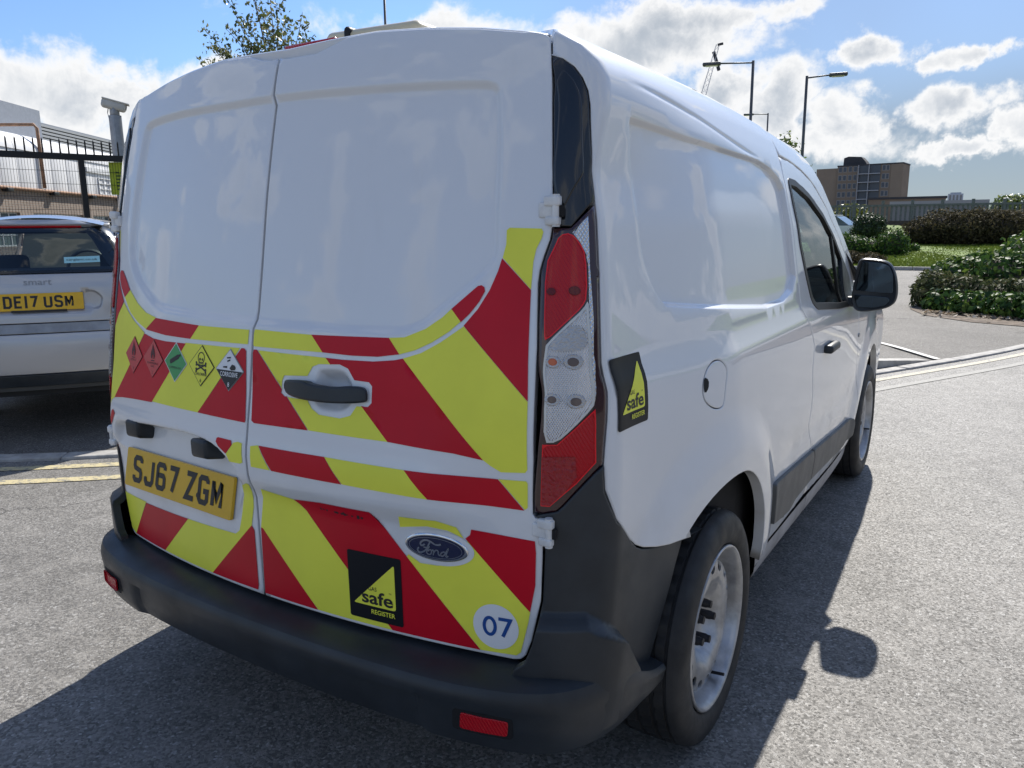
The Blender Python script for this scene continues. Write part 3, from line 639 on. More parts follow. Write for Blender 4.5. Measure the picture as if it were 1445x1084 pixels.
 'ford4': [(0.4939,0.7052),(0.4886,0.6982),(0.4861,0.6903),(0.4902,0.6865),(0.4953,0.6877),(0.4977,0.6929),(0.4964,0.6975),(0.4929,0.6976),(0.4891,0.6935)],
 'ford5': [(0.4978,0.6963),(0.5015,0.6983),(0.5028,0.6951),(0.5017,0.6861)],
 'ford6': [(0.5026,0.691),(0.5057,0.6963),(0.5101,0.699),(0.5136,0.6975)],
 'ford7': [(0.5305,0.6969),(0.527,0.6977),(0.522,0.6948),(0.5197,0.6904),(0.5224,0.6874),(0.5274,0.6896),(0.5312,0.6956),(0.5393,0.7077)],
 'ford8': [(0.5393,0.7077),(0.5339,0.6947),(0.5323,0.6884),(0.5344,0.6874),(0.538,0.69)],
 'bulbs': [(-0.0588,1.2546),(-0.0177,1.2559),(-0.0623,1.1183),(-0.0269,1.1182),(-0.0765,1.0446),(-0.0357,1.0402),(-0.078,0.9211),(-0.0405,0.9223)],
 'deep': [(-0.0942,0.9303),(-0.0376,0.9304),(-0.0348,0.8879),(-0.0537,0.8575),(-0.081,0.8279),(-0.0964,0.829)],
 'dome': [(-0.0717,1.1391),(-0.0569,1.1627),(-0.0375,1.1832),(-0.0206,1.1903),(-0.0073,1.1843),(-0.0021,1.168),(-0.0037,1.1387)]}
PANEL = dens(chaikin([(-.0127, 1.699)]+B['panel_r'][1:18]+[(-.0127, 1.1525)]+B['panel_l'][::-1][1:-1], 2), .011)
PLATE_R = dens(chaikin(B['plate_recess'], 2), .011); CUP = dens(chaikin(B['handle_cup'], 2), .009)
SEAM = -.0227
def rear(x, z):
    y = VAN.yrear(x, z)
    y = y+.013*sstep(0, .024, sdf(PANEL, x, z))
    d = sdf(PLATE_R, x, z); plane = .194+(z-.709)*.21-.072*(np.asarray(x)+.379)
    t = sstep(0, .030, d); y = y+(np.maximum(plane, y+.002)-y)*t*(np.asarray(x) < SEAM)
    dc = sdf(CUP, x, z); y = y+.028*sstep(0, .035, dc)
    return np.asarray(x, float)+0*y, y, np.asarray(z, float)+0*y
RECESS = dens(chaikin([tuple(p) for p in B['recess_s'][:3]]+[(1.700, 1.588), (1.692, 1.40), (1.715, 1.104)]+[tuple(p) for p in B['recess_s'][6:]], 2), .011)
AC = (.89, .33); FA = (3.537, .335); AR = .412
def side_rel(y, z):
    r = -.016*sstep(0, .013, sdf(RECESS, y, z))
    for c in (AC, FA):
        d = np.hypot(y-c[0], (z-c[1])); r = r+.020*(1-sstep(.46, .60, d))*sstep(.2, .36, z)
    r = r-.004*np.exp(-((z-.62)/.05)**2)*sstep(1.35, 1.7, y)*(1-sstep(2.7, 2.95, y))
    ln = 1.675-.085*sstep(.55, 1.5, y)                          # gutter line that runs into the window top
    return r-.004*np.exp(-((z-ln)/.006)**2)*sstep(.5, .75, y)*(1-sstep(1.25, 1.5, y))
def SQ(q, z):
    x, y, zz = VAN.q2p(q, z); return x+side_rel(y, np.asarray(z, float))*sstep(.03, .12, q), y, zz
def SY(y, z): return SQ(VAN.y2q(y, z), z)
def toq(P): return [(float(VAN.y2q(y, z)), z) for y, z in P]
def mirx(P): return [(-x, z) for x, z in P][::-1]

van = thing('panel_van', (0, 2.2, 0), 'white panel van with red and yellow chevrons on its rear doors', 'van')
PT = M['paint']
# ------------------------------------------------------------------ rear doors
TOP_R = [(SEAM+.0034, 1.781), (.0, 1.777), (.10, 1.777), (.145, 1.790), (.19, 1.804), (.266, 1.806), (.40, 1.796), (.52, 1.782), (.63, 1.763), (.672, 1.755)]
EDGE_R = [(.684, 1.746), (.699, 1.653), (.712, 1.543), (.723, 1.44), (.7279, 1.385), (.725, 1.355), (.7159, 1.3232), (.710, 1.295), (.7085, 1.27), (.7175, 1.1454), (.7244, .9201), (.7225, .845), (.7225, .806), (.727, .798), (.738, .797), (.7425, .79), (.741, .7098), (.737, .6147), (.7181, .5225), (.7053, .4871), (.6943, .4755), (.6785, .472)]
door_r_out = TOP_R+EDGE_R+[(SEAM+.0034, .472)]
rings = [PANEL, ring(PANEL, .006), ring(PANEL, .012), ring(PANEL, .018), ring(PANEL, .024), CUP, ring(CUP, .008), ring(CUP, .018), ring(CUP, .028)]
rl = [np.stack([np.arange(-.74, .70, .02), np.full(72, z)], 1) for z in (.735, .745, .754, .763, .772, .780, .788, .80, .815, .83, .843, .852, .860, .868, .876, .886, .897, .91)]
door_r = patch('rear_door', door_r_out, rear, PT, van, .022, feats=rings+rl, lip=.0035, thick=.03)
plr = [ring(PLATE_R, d) for d in (.0005, .006, .012, .018, .024, .030)]
door_l_out = [(SEAM-.0034, 1.781), (-.05, 1.779), (-.09, 1.786), (-.14, 1.800)]+mirx(TOP_R[5:])[::-1]+mirx(EDGE_R)[::-1]+[(SEAM-.0034, .472)]
door_l = patch('rear_door', door_l_out, rear, PT, van, .022, feats=rings+rl+plr, lip=.0035, thick=.03)
OFFS = .0012
gap = B['handle_gap']
CH = dict(r='rY1 rR1 rY2 rR2 rR3 rY3 rR4 rY4 rR5 rY5 rY6 rR6 rY7 rR7 rY8 rY9 rR8 rR9 rY10 rY11 rR10'.split(), l='lY1 lR1 lY2 lR2 lR3 lY3 lY4 lR4 lY5 lR5 lR6 lY6 lR7 lR8 lY7 lR9 lY8 lR10'.split())
for side, dd in (('r', door_r), ('l', door_l)):
    for nme in CH[side]:
        P = np.array(B[nme], float)
        if side == 'l': P[:, 0] = np.maximum(P[:, 0], np.interp(P[:, 1], [z for _, z in EDGE_R[::-1]], [-x for x, _ in EDGE_R[::-1]])+.006); P[:, 0] = np.minimum(P[:, 0], -.0285)
        if side == 'r': P[:, 0] = np.maximum(P[:, 0], -.0165)
        low = P[:, 1].mean() < .7
        P[:, 1] = np.maximum(P[:, 1], .4805)
        is_y = nme[1] == 'Y'
        hol = [gap] if (side == 'r' and nme in ('rY3', 'rR4', 'rR3')) else []
        PP = P
        if not hol: patch('chevron_stripe', PP, rear, M['yellow' if is_y else 'red'], dd, .025, feats=rl if .7 < P[:, 1].mean() < .9 else (), off=OFFS+(0 if is_y else .0003))
        else:
            # the stripe is cut away round the handle: keep only triangles outside the surround
            q = dens(PP, .012); ins = inside(np.array(gap), q)
            me_feats = [dens(gap, .012)]
            def cut(name, outer, m):
                oo = patch(name, outer, rear, m, dd, .02, feats=me_feats, off=OFFS+(0 if is_y else .0003)); me = oo.data
                c = np.array([p.center[:] for p in me.polygons]); k = inside(np.array(gap), c[:, [0, 2]])
                V = [v.co[:] for v in me.vertices]; N = [v.normal[:] for v in me.vertices]; F = [tuple(p.vertices) for p, kk in zip(me.polygons, k) if not kk]
                bpy.data.objects.remove(oo); return obj(name, mesh(name, V, F, m, True), dd)
            cut('chevron_stripe', PP, M['yellow' if is_y else 'red'])
# door handle: bar across the cup
hb = chaikin(B['handle'], 2)
def hmap(x, z):
    X_, y, Z_ = rear(x, z); t = np.clip((x-.097)/(.346-.097), 0, 1); return X_, VAN.yrear(x, z)-.006-.022*np.sin(PI*np.clip(t, 0, 1))**.6, Z_
patch('door_handle', hb, hmap, M['plastic'], door_r, .012, lip=.006, thick=.02)
# hinges on both doors
def hinge(xc, zc, sgn, parent):
    yb = float(VAN.yrear(np.array(abs(xc)), np.array(zc))); m = MB()
    m.rbox((-.052, -.012, -.024), (-.002, .010, .022), .006, Matrix.Translation((sgn*xc if 0 else 0, 0, 0)))
    m.rbox((-.030, -.020, .010), (.022, .006, .040), .006); m.rbox((-.026, -.020, -.046), (.020, .006, -.020), .006)
    m.tube([(.006, -.006, -.05), (.006, -.006, .044)], .0125, 12)
    o = m.mk('door_hinge', M['hinge'], parent, auto=45)
    for v in o.data.vertices: v.co *= .66; v.co.x *= sgn; v.co += Vector((xc+sgn*.012, yb-.004, zc))
    if sgn < 0: o.data.flip_normals()
    d = MB().rbox((-.012, -.010, -.022), (.016, .004, .012), .003).mk('hinge_gap', M['dark'], o)
    for v in d.data.vertices: v.co *= .66; v.co.x *= sgn; v.co += Vector((xc+sgn*.022, yb-.003, zc))
for z in (1.412, .775):
    hinge(.722 if z > 1 else .744, z, 1, van); hinge(-.735 if z > 1 else -.752, z, -1, van)
# number plate on the recess plane
pm = Matrix.Translation((-.379, .183-.004, .7088)) @ Matrix.Rotation(-.2079, 4, 'X')
PROT = math.atan(-.072)
pm = Matrix.Translation((-.379, .1825, .7088)) @ Matrix.Rotation(PROT, 4, 'Z') @ Matrix.Rotation(-.205, 4, 'X')
def plane_map(mt, y=0.):
    R3 = np.array(mt.to_3x3()); t3 = np.array(mt.translation)
    def f(u, v):
        u = np.asarray(u, float); v = np.asarray(v, float); p = np.stack([u, np.full(u.shape, y), v], 1) @ R3.T+t3; return p[:, 0], p[:, 1], p[:, 2]
    return f
GL = {'S': [[(1,.80),(1,.90),(.82,1),(.18,1),(0,.88),(0,.66),(.12,.55),(.88,.45),(1,.34),(1,.12),(.82,0),(.18,0),(0,.10),(0,.2)]],
 'J': [[(1,1),(1,.13),(.82,0),(.18,0),(0,.13),(0,.27)]], '6': [[(1,.8),(1,.89),(.82,1),(.18,1),(0,.89),(0,.11),(.18,0),(.82,0),(1,.11),(1,.42),(.82,.54),(0,.54)]],
 '7': [[(0,1),(1,1),(.42,0)]], 'Z': [[(0,1),(1,1),(0,0),(1,0)]], 'G': [[(1,.8),(1,.89),(.82,1),(.18,1),(0,.89),(0,.11),(.18,0),(.82,0),(1,.11),(1,.46),(.5,.46)]],
 'M': [[(0,0),(0,1),(.5,.32),(1,1),(1,0)]], 'D': [[(0,0),(0,1),(.72,1),(1,.84),(1,.16),(.72,0),(0,0)]], 'E': [[(1,1),(0,1),(0,0),(1,0)],[(0,.52),(.86,.52)]],
 '1': [[(.5,0),(.5,1)]], 'U': [[(0,1),(0,.12),(.18,0),(.82,0),(1,.12),(1,1)]]}
def plate_text(txt, w=.05, h=.079, sw=.0145, gapc=.011, sp=.033):
    it = []; x = 0; xs = []
    for c in txt:
        if c == ' ': x += sp-gapc; continue
        ww = .0145 if c == '1' else w
        for pl in GL[c]:
            P = [((x+sw/2+px*(ww-sw)) if c != '1' else x+ww/2, -h/2+sw/2*(0 if c in '1' else 1)+pz*(h-sw*(0 if c == '1' else 1))) for px, pz in pl]
            cl = c == 'D'
            it.append(stroke(P[:-1] if cl else P, sw, cl))
        x += ww+gapc
    return [([(p[0]-(x-gapc)/2, p[1]) for p in v], f) for v, f in it]
def number_plate(mt, txt, parent):
    f = plane_map(mt); P = rounded([(-.26, -.0555), (.26, -.0555), (.26, .0555), (-.26, .0555)], .008)
    o = patch('number_plate', P, f, M['platey'], parent, .04, lip=.0015, thick=.008)
    flat('lettering', plate_text(txt), f, M['ink'], o, .0009); return o, f
np_, nf = number_plate(pm, 'SJ67 ZGM', van)
for cx, cz in ((-.150, -.020), (.111, -.018)):
    flat('plate_screw', [disc((cx, cz), .0075)], nf, M['ink'], np_, .0016)
def plight(cx, cz, parent):
    m = MB(); y = float(rear(np.array([cx]), np.array([cz]))[1][0])
    m.rbox((-.041, -.036, -.026), (.041, .02, .024), .010)
    o = m.mk('plate_light', M['plastic'], parent, auto=40)
    for v in o.data.vertices:
        k = max(0, min(1, (v.co.y+.036)/.056)); v.co.x *= .72+.3*k; v.co.z += .012*(1-k)
        v.co += Vector((cx, .205-.072*(cx+.379)-(.02 if cx > -.3 else 0), cz))
    return o
plight(-.563, .822, van); plight(-.205, .826, van)
# small chips in the red stripe below the crease
RNGc = np.random.default_rng(3)
flat('paint_chip', [disc((x+RNGc.normal()*.002, z), .002+RNGc.random()*.0035, .0015+RNGc.random()*.0025, 7) for x, z in [(.195+.013*i, .7455-.0006*i) for i in range(8)]+[(.262, .743), (.266, .746), (.270, .742), (.305, .742), (.312, .745), (.309, .739), (.317, .741)]], rear, M['ink'], door_r, .0022)
# round fleet number sticker
f_ = rear; c07 = (.6397, .5425); st = patch('number_sticker', [(c07[0]+.0515*math.cos(a), c07[1]+.0515*math.sin(a)) for a in np.linspace(0, 2*PI, 40, False)], rear, M['vwhite'], van, .02, off=.0022)
flat('lettering', [stroke([(-.029+.0115+.0125*math.cos(a)+.64+0.004, .5425+.0195*math.sin(a)) for a in np.linspace(0, 2*PI, 24, False)], .0075, True), stroke([(.6465, .5625), (.673, .5625), (.656, .5225)], .0078)], rear, M['blue'], st, .0030)
# oval badge
bc = np.array([.5065, .7032]); bu = np.array([.0755, .0008]); bw, bh = .0765, .0312
def bmap(k):
    def f(u, v): return rear(u, v)[0], rear(u, v)[1]-k, rear(u, v)[2]
    return f
ov = lambda a, b, n=48: [(bc[0]+a*math.cos(t), bc[1]+b*math.sin(t)) for t in np.linspace(0, 2*PI, n, False)]
patch('badge_pad', ov(bw+.012, bh+.010), rear, PT, van, .02, off=.0022)
bd = patch('badge', ov(bw, bh), bmap(.006), M['chrome'], van, .012, lip=.004, thick=.008)
patch('badge_face', ov(bw*.90, bh*.82), bmap(.0066), M['badgeblue'], bd, .012)
flat('badge_ring', [stroke(ov(bw*.835, bh*.72), .0012, True)], bmap(.0073), M['chrome'], bd, 0.0002)
flat('lettering', [stroke(cat([tuple(p) for p in (B['ford%d' % i] if i != 6 else [(.5026, .691), (.5057, .6963), (.5101, .699), (.5138, .6972), (.5140, .6915), (.5170, .6880), (.5205, .6895)])], 5), w) for i, w in ((1, .0040), (2, .0036), (3, .0028), (4, .0029), (5, .0030), (6, .0032), (7, .0029), (8, .0030))], bmap(.0074), M['chrome'], bd, .0003)
# black and yellow triangle stickers
def tri_sticker(name, F2, parent, off, wd=.147, hg=.165):
    fm = F2
    o = patch(name, rounded([(0, 0), (wd, 0), (wd, hg), (0, hg)], .006), fm, M['vblack'], parent, .02, off=off)
    k = wd/.147; kv = hg/.165
    tr = rounded([(.012*k, .036*kv), (.129*k, .036*kv), (.129*k, .148*kv)], .007)
    patch('triangle', tr, fm, M['yellow'], o, .02, off=off+.0008)
    flat('lettering', [fit('safe', .037*k, .0415*kv, .122*k, .033*kv, .02), fit('GAS', .056*k, .0745*kv, .079*k, .010*kv)], fm, M['ink'], o, off+.0016)
    flat('lettering', [fit('REGISTER', .062*k, .0175*kv, .127*k, .0115*kv, .015)], fm, M['yellow'], o, off+.0016)
    flat('lettering', [fit('TM', .112*k, .0745*kv, .119*k, .0035*kv)], fm, M['ink'], o, off+.0016); return o
ts = tri_sticker('triangle_sticker', lambda u, v: rear(u+.2673, v+.4935), van, .0024); ts['label'] = 'black and yellow triangle sticker on the right rear door'
# hazard diamonds
def diamond(c, w, h, name): return [(c[0]-w/2, c[1]), (c[0], c[1]-h/2), (c[0]+w/2, c[1]), (c[0], c[1]+h/2)]
flame = [(-.008,-.0055),(-.0115,.003),(-.0105,.011),(-.0065,.0185),(-.004,.024),(-.0025,.034),(.0015,.027),(.0035,.0205),(.006,.0225),(.0075,.016),(.011,.010),(.0115,.003),(.008,-.0055),(.0035,-.0055),(.0045,.001),(.001,.008),(-.003,.002),(-.003,-.0055)]
def hazard(c, w, h, m, edge, em, label, draw):
    F2 = lambda u, v: rear(u+c[0], v+c[1])
    o = patch('hazard_sticker', diamond((0, 0), w, h, ''), F2, M[em], van, .02, off=.0024); o['label'] = label
    patch('sticker_face', diamond((0, 0), w-edge*2.8, h-edge*2.8, ''), F2, M[m], o, .02, off=.0032)
    for nme, it, mm in draw: flat(nme, it, F2, M[mm], o, .004)
def sk(P, w, cl=False): return stroke(P, w, cl)
circ = lambda cx, cy, r, n=18, ry=None: [(cx+r*math.cos(t), cy+(ry or r)*math.sin(t)) for t in np.linspace(0, 2*PI, n, False)]
hazard((-.5675, 1.0395), .110, .105, 'vred2', .0016, 'dimink', 'red flammable diamond sticker at the left end of its row',
    [('symbol', [poly([(x*1., y+.004) for x, y in flame]), poly([(-.010, -.008), (.010, -.008), (.010, -.0055), (-.010, -.0055)])], 'dimink'), ('lettering', [fit('PETROL', -.017, -.0165, .017, .0055), fit('3', -.0025, -.041, .0025, .008)], 'dimink')])
hazard((-.4515, 1.0395), .113, .1035, 'vred2', .0016, 'dimink', 'red flammable diamond sticker beside the green one',
    [('symbol', [poly([(x*1., y+.006) for x, y in flame]), poly([(-.010, -.006), (.010, -.006), (.010, -.0035), (-.010, -.0035)])], 'dimink'), ('lettering', [fit('FLAMMABLE', -.029, -.0145, .029, .0055), fit('GAS', -.010, -.0225, .010, .0055), fit('2', -.0025, -.040, .0025, .008)], 'dimink')])
ca, sa_ = math.cos(.42), math.sin(.42); rt = lambda P: [(x*ca-y*sa_, x*sa_+y*ca) for x, y in P]
hazard((-.3335, 1.0415), .112, .1045, 'vgreen', .0026, 'vwhite', 'green compressed gas diamond sticker with a cylinder',
    [('symbol', [poly([(x, y+.010) for x, y in rt(rounded([(-.027, -.0058), (.018, -.0058), (.018, .0058), (-.027, .0058)], .004))]), poly([(x, y+.010) for x, y in rt([(.018, -.003), (.027, -.003), (.027, .003), (.018, .003)])])], 'ink'), ('lettering', [fit('COMPRESSED GAS', -.028, -.0165, .028, .0052)], 'ink')])
skull = [sk(circ(0, .020, .0135), .0026, True), sk([(-.0085, .010), (-.0085, .001), (.0085, .001), (.0085, .010)], .0026), disc((-.005, .016), .0034, n=9), disc((.005, .016), .0034, n=9), poly([(-.0018, .0075), (.0018, .0075), (0, .0115)]), sk([(-.003, .0015), (-.003, .0055)], .001), sk([(.003, .0015), (.003, .0055)], .001)]
for s in (-1, 1):
    skull.append(sk([(-.020*s, .004), (.020*s, -.012)], .0042))
    for e, f in ((-.020*s, .004), (.020*s, -.012)): skull += [disc((e, f+.0028), .0034, n=8), disc((e, f-.0028), .0034, n=8)]
hazard((-.2135, 1.0437), .112, .1045, 'yellow', .0024, 'ink', 'yellow diamond sticker with a skull and crossbones',
    [('symbol', skull, 'ink'), ('lettering', [fit('CHLORINE', -.026, -.0245, .026, .0072, .01), fit('6', -.0028, -.042, .0028, .0095, .01)], 'ink')])
hazard((-.0978, 1.0437), .110, .1045, 'vwhite', .0024, 'metal', 'white and black corrosive diamond sticker beside the door seam',
    [('symbol', [poly([(-.0485, -.0015), (.0485, -.0015), (.0485, -.0035), (0, -.049), (-.0485, -.0035)]), poly([(x+.004, y+.008) for x, y in [(-.003, -.004), (.006, .006), (.016, .0045), (.021, -.001), (.018, -.007), (.004, -.0085)]]), poly([(-.024, .004), (-.008, .004), (-.008, .009), (-.024, .007)]), poly([(-.009, .022), (.002, .026), (.003, .0225), (-.008, .0185)]), poly([(-.011, .030), (.004, .032), (.004, .0285), (-.010, .027)])], 'ink'), ('lettering', [fit('CORROSIVE', -.0335, -.0165, .0335, .0115, .015), fit('8', -.0035, -.041, .0035, .011, .01)], 'vwhite')])
for o in bpy.data.objects:                   # white print sits above the black half
    if o.parent and o.parent.get('label', '').startswith('white and black corrosive') and o.name.startswith('lettering'):
        for v in o.data.vertices: v.co.y -= .0006

# ------------------------------------------------------------------ body sides, roof, corners
def bothsides(name, outer, fmap, m, parent=None, parts=None, **kw):
    a = patch(name, outer, fmap, m, parent or van, **kw); b = patch(name, outer, fmap, m, parent or van, mirror=True, **kw); return a, b
TR = B['trim']; LP = B['lamp']; BE = B['bump_edge']
g_ = .0025
seamB = [(1.742, 1.635), (1.735, 1.596), (1.726, 1.40), (1.745, 1.10), (1.797, 1.055), (1.90, .955), (1.893, .867), (1.925, .756), (1.925, .65), (2.03, .53), (2.06, .40), (2.06, .334)]
arch = [(AC[0]+AR*math.cos(t), AC[1]+AR*math.sin(t)) for t in np.linspace(rad(2), rad(125), 24)]
bx, bz = arch[-1]
def doorq(z): return float(np.interp(z, [p[1] for p in EDGE_R[::-1]], [p[0] for p in EDGE_R[::-1]]))
topq = [(float(VAN.y2q(y, 1.795)), 1.795) for y in (1.742, 1.2, .8, .5)]
back = []                                     # rear edge, top to bottom
for z in (1.772, 1.75, 1.73, 1.715): back.append((doorq(z)+.004-float(VAN.hw(z)), z))
outl = [tuple(p) for p in BE]
side_out = toq(seamB)[::-1][:0]
side_out = ([(p[0]+g_, p[1]) for p in outl][0:1]+[(LP[3][0]+.001, 1.1421), (LP[1][0]+.001, 1.30), (LP[0][0]+.001, 1.4229)]+[(TR[i][0]+g_, TR[i][1]) for i in (8, 7, 6, 5, 4, 3, 2, 1)]+[(TR[0][0], TR[0][1]+.004)]
    +back[::-1]+topq[::-1]+toq([(p[0]-.002, p[1]) for p in seamB])+toq([(1.6, .337), (1.302, .352)])+toq(arch)+[(p[0]+.002, p[1]+.002) for p in BE[::-1][1:-1]])
rs = [RECESS]+[ring(RECESS, d) for d in (.003, .0065, .010, .0135)]
rsq = [np.array(toq([tuple(p) for p in r])) for r in rs]
for c in (AC,): rsq += [np.array(toq([(c[0]+r*math.cos(t), c[1]+r*math.sin(t)) for t in np.linspace(0, PI, 60)])) for r in (.43, .46, .49, .52, .55, .58, .60)]
gy_ = np.arange(.52, 1.5, .012); gl_ = 1.675-.085*sstep(.55, 1.5, gy_)
rsq += [np.array(toq([(a, b+d) for a, b in zip(gy_, gl_)])) for d in (-.016, -.011, -.006, -.003, 0, .003, .006, .011, .016)]
flap = chaikin(B['flap'], 2)
side_r = patch('body_side', side_out, SQ, PT, van, .03, holes=[flap], feats=rsq, lip=.004, thick=.03)
patch('body_side', side_out, SQ, PT, van, .03, feats=rsq, lip=.004, thick=.03, mirror=True)
fo = patch('fuel_flap', np.array([p for p in ring(flap, .003)]), SQ, PT, van, .02, lip=.003, thick=.015)
patch('finger_notch', chaikin([(B['flap'][10][0]+dq, z) for dq, z in ((.004, 1.0), (.006, 1.026), (.030, 1.016), (.028, .995), (.012, .985))], 1), SQ, M['dark'], fo, .01, off=.0015)
ss = tri_sticker('triangle_sticker', lambda u, v: SQ(u+B['sticker_s'][3][0]+.002, v+.970), van, .0012, .130, .147); ss['label'] = 'black and yellow triangle sticker on the side behind the tail lamp'
# roof
def zc(x): return np.interp(np.abs(x), [0, .25, .36, .50, .61, .69, .72], [1.848, 1.842, 1.834, 1.8165, 1.796, 1.7685, 1.755])
ztopx = np.array([0, .15, .266, .40, .52, .63, .672, .72]); ztopz = np.array([1.80, 1.806, 1.808, 1.799, 1.785, 1.766, 1.757, 1.74])
def roofmap(x, y):
    zt = np.interp(np.abs(x), ztopx, ztopz); yb = VAN.yrear(np.clip(x, -.66, .66), zt)+.003
    z = zc(x)-(zc(x)-zt)*np.exp(-np.maximum(0, y-yb)/.13)+np.where(y > .9, np.interp(y, *VAN.DZ), 0)
    return np.asarray(x, float), np.asarray(y, float), z
xs = np.linspace(-.655, .655, 41); rb = [(x, float(VAN.yrear(np.array(x), np.interp(abs(x), ztopx, ztopz)))+.004) for x in xs]
roof_out = rb+[(.62, .8), (.612, 1.3), (.612, 2.0), (.60, 2.5), (.45, 2.62), (.2, 2.66), (-.2, 2.66), (-.45, 2.62), (-.60, 2.5), (-.612, 2.0), (-.612, 1.3), (-.62, .8)]
roof = patch('roof', roof_out, roofmap, PT, van, .05, lip=.004, thick=.03, feats=[np.array([(x, y+d) for x, y in rb]) for d in (.012, .03, .06, .1, .15, .22)])
hb_ = MB(); hb_.rbox((-.03, .347, 1.76), (.14, .42, 1.8135), .006); hb_.mk('high_brake_light', M['lens_red'], van, auto=40)
# black corner trim and tail lamps
DQ = LP[1][0]+.0198
def cornermap(k):
    k = k-.009 if k > .01 else k
    def f(q, z):
        x, y, zz = VAN.q2p(q, z); return x+k*.45, y-k*.9, zz
    return f
trim_out = [(q, z) for q, z in TR[:9]]+[(TR[9][0], TR[9][1])]+TR[10:12]+[(doorq(z)+.003-float(VAN.hw(z)), z) for z in (1.45, 1.5227, 1.62, 1.69)]
ti = np.array(B['trim_in'])
pillar, _ = bothsides('pillar_trim', trim_out, cornermap(.0), M['gloss'], h=.02, lip=.003, thick=.02)
tin = rounded([tuple(p) for p in ti[:6]]+[tuple(ti[7]), (TR[12][0]+.006, 1.44), (TR[13][0]+.006, 1.55), (TR[14][0]+.010, 1.66)], .01)
bothsides('trim_ridge', tin, cornermap(.004), M['gloss'], h=.02, lip=.004, thick=.006)
lamp_out = [(LP[0][0]-.001, 1.4215), (LP[1][0]-.001, 1.3026), (LP[3][0]-.001, 1.1421)]+[tuple(p) for p in LP[4:8]]+[(LP[8][0], LP[8][1])]+[(doorq(z)+.004-float(VAN.hw(z)), z) for z in (.812, .85, 1.1454, 1.20, 1.285, 1.3229, 1.3577)]+[(LP[16][0], LP[16][1]-.002), (LP[17][0], LP[17][1]-.002)]
def lens(nme, P, m, k, parents, h=.014, lip=.002):
    for i, pa in enumerate(parents): patch(nme, P, cornermap(k), m, pa, h, lip=lip, thick=.004, mirror=bool(i))
lamps = bothsides('tail_lamp', lamp_out, cornermap(.012), M['lamp_base'], h=.016, lip=.006, thick=.03)
lens('brake_lens', chaikin(B['lens_top'], 1), M['lens_red'], .015, lamps)
lens('clear_lens', chaikin(B['lens_clear'], 1), M['lens_clear'], .0155, lamps)
lens('lens_rib', B['lens_strip'], M['lens_strip'], .015, lamps, lip=.001)
lens('fog_lens', B['lens_bot'], M['lens_red'], .015, lamps)
def blob_on(nme, q, z, rq, rz, m, k):
    for i, pa in enumerate(lamps): patch(nme, [(q+rq*math.cos(t), z+rz*math.sin(t)) for t in np.linspace(0, 2*PI, 18, False)], cornermap(k), m, pa, .01, lip=.0015, mirror=bool(i))
BU = B['bulbs']
for (q, z), r in zip(BU[2:6], (.0095, .0115, .0095, .011)): blob_on('bulb_bowl', q, z, r*1.45, r*1.3, M['lens_bowl'], .0168)
for (q, z), m, r in zip(BU[:6], ('lens_dred', 'lens_dred', 'orange', 'bulb', 'bulb', 'bulb', 'lens_dred', 'lens_dred'), (.010, .012, .0095, .0115, .0095, .011, .011, .012)): blob_on('bulb_housing', q, z, r*.85, r*.75, M[m], .0178)
for i, pa in enumerate(lamps):
    mi = bool(i)
    patch('deep_lens', B['deep'], cornermap(.0166), M['lens_facet'], pa, .012, mirror=mi)
    lc = dens(chaikin(B['lens_clear'], 1), .008)
    patch('lens_frame', lc, cornermap(.0162), M['lens_frame'], pa, .008, holes=[ring(lc, .0042)], mirror=mi)
    patch('reflector_bowl', chaikin(B['dome'], 2), cornermap(.0166), M['lens_bowl'], pa, .01, mirror=mi)
    for P_ in (dens(chaikin(B['lens_top'], 1), .008), dens(B['lens_bot'], .008)): patch('lens_edge', P_, cornermap(.0163), M['lens_edge'], pa, .008, holes=[ring(P_, .0022)], mirror=mi)

# ------------------------------------------------------------------ rear bumper
PLAT = B['plateau']
def bcorner(q, z):
    x, y, zz = VAN.q2p(q, z)
    d = .036*sstep(0, .030, np.asarray(z)*0+np.interp(q, [p[0] for p in PLAT], [p[1] for p in PLAT])-z)
    x2, y2, z2 = VAN.q2p(q+.002, z); nx, ny = (y2-y), -(x2-x); l = np.hypot(nx, ny)+1e-9
    d = d*(1-sstep(.12, .27, q))+.006; x = x+nx/l*d; y = y+ny/l*d; return x, y, zz
arch2 = [(.648, .642), (.622, .58), (.590, .49), (.560, .41), (.540, .34)]
bc_out = ([(doorq(.80)+.004-float(VAN.hw(.80)), .803)]+[tuple(p) for p in (LP[8], LP[7], LP[6], LP[5])]+[(p[0]-.001, p[1]-.002) for p in BE]+toq(arch2)
    +toq([(.535, .305)])+[(.20, .315), (.05, .33), (-.10, .33)]+[(doorq(z)+.005-float(VAN.hw(z)), z) for z in (.44, .474, .49, .53, .62, .71, .785)])
pl = np.array([(q, np.interp(q, [p[0] for p in PLAT], [p[1] for p in PLAT])) for q in np.linspace(-.1, .35, 60)])
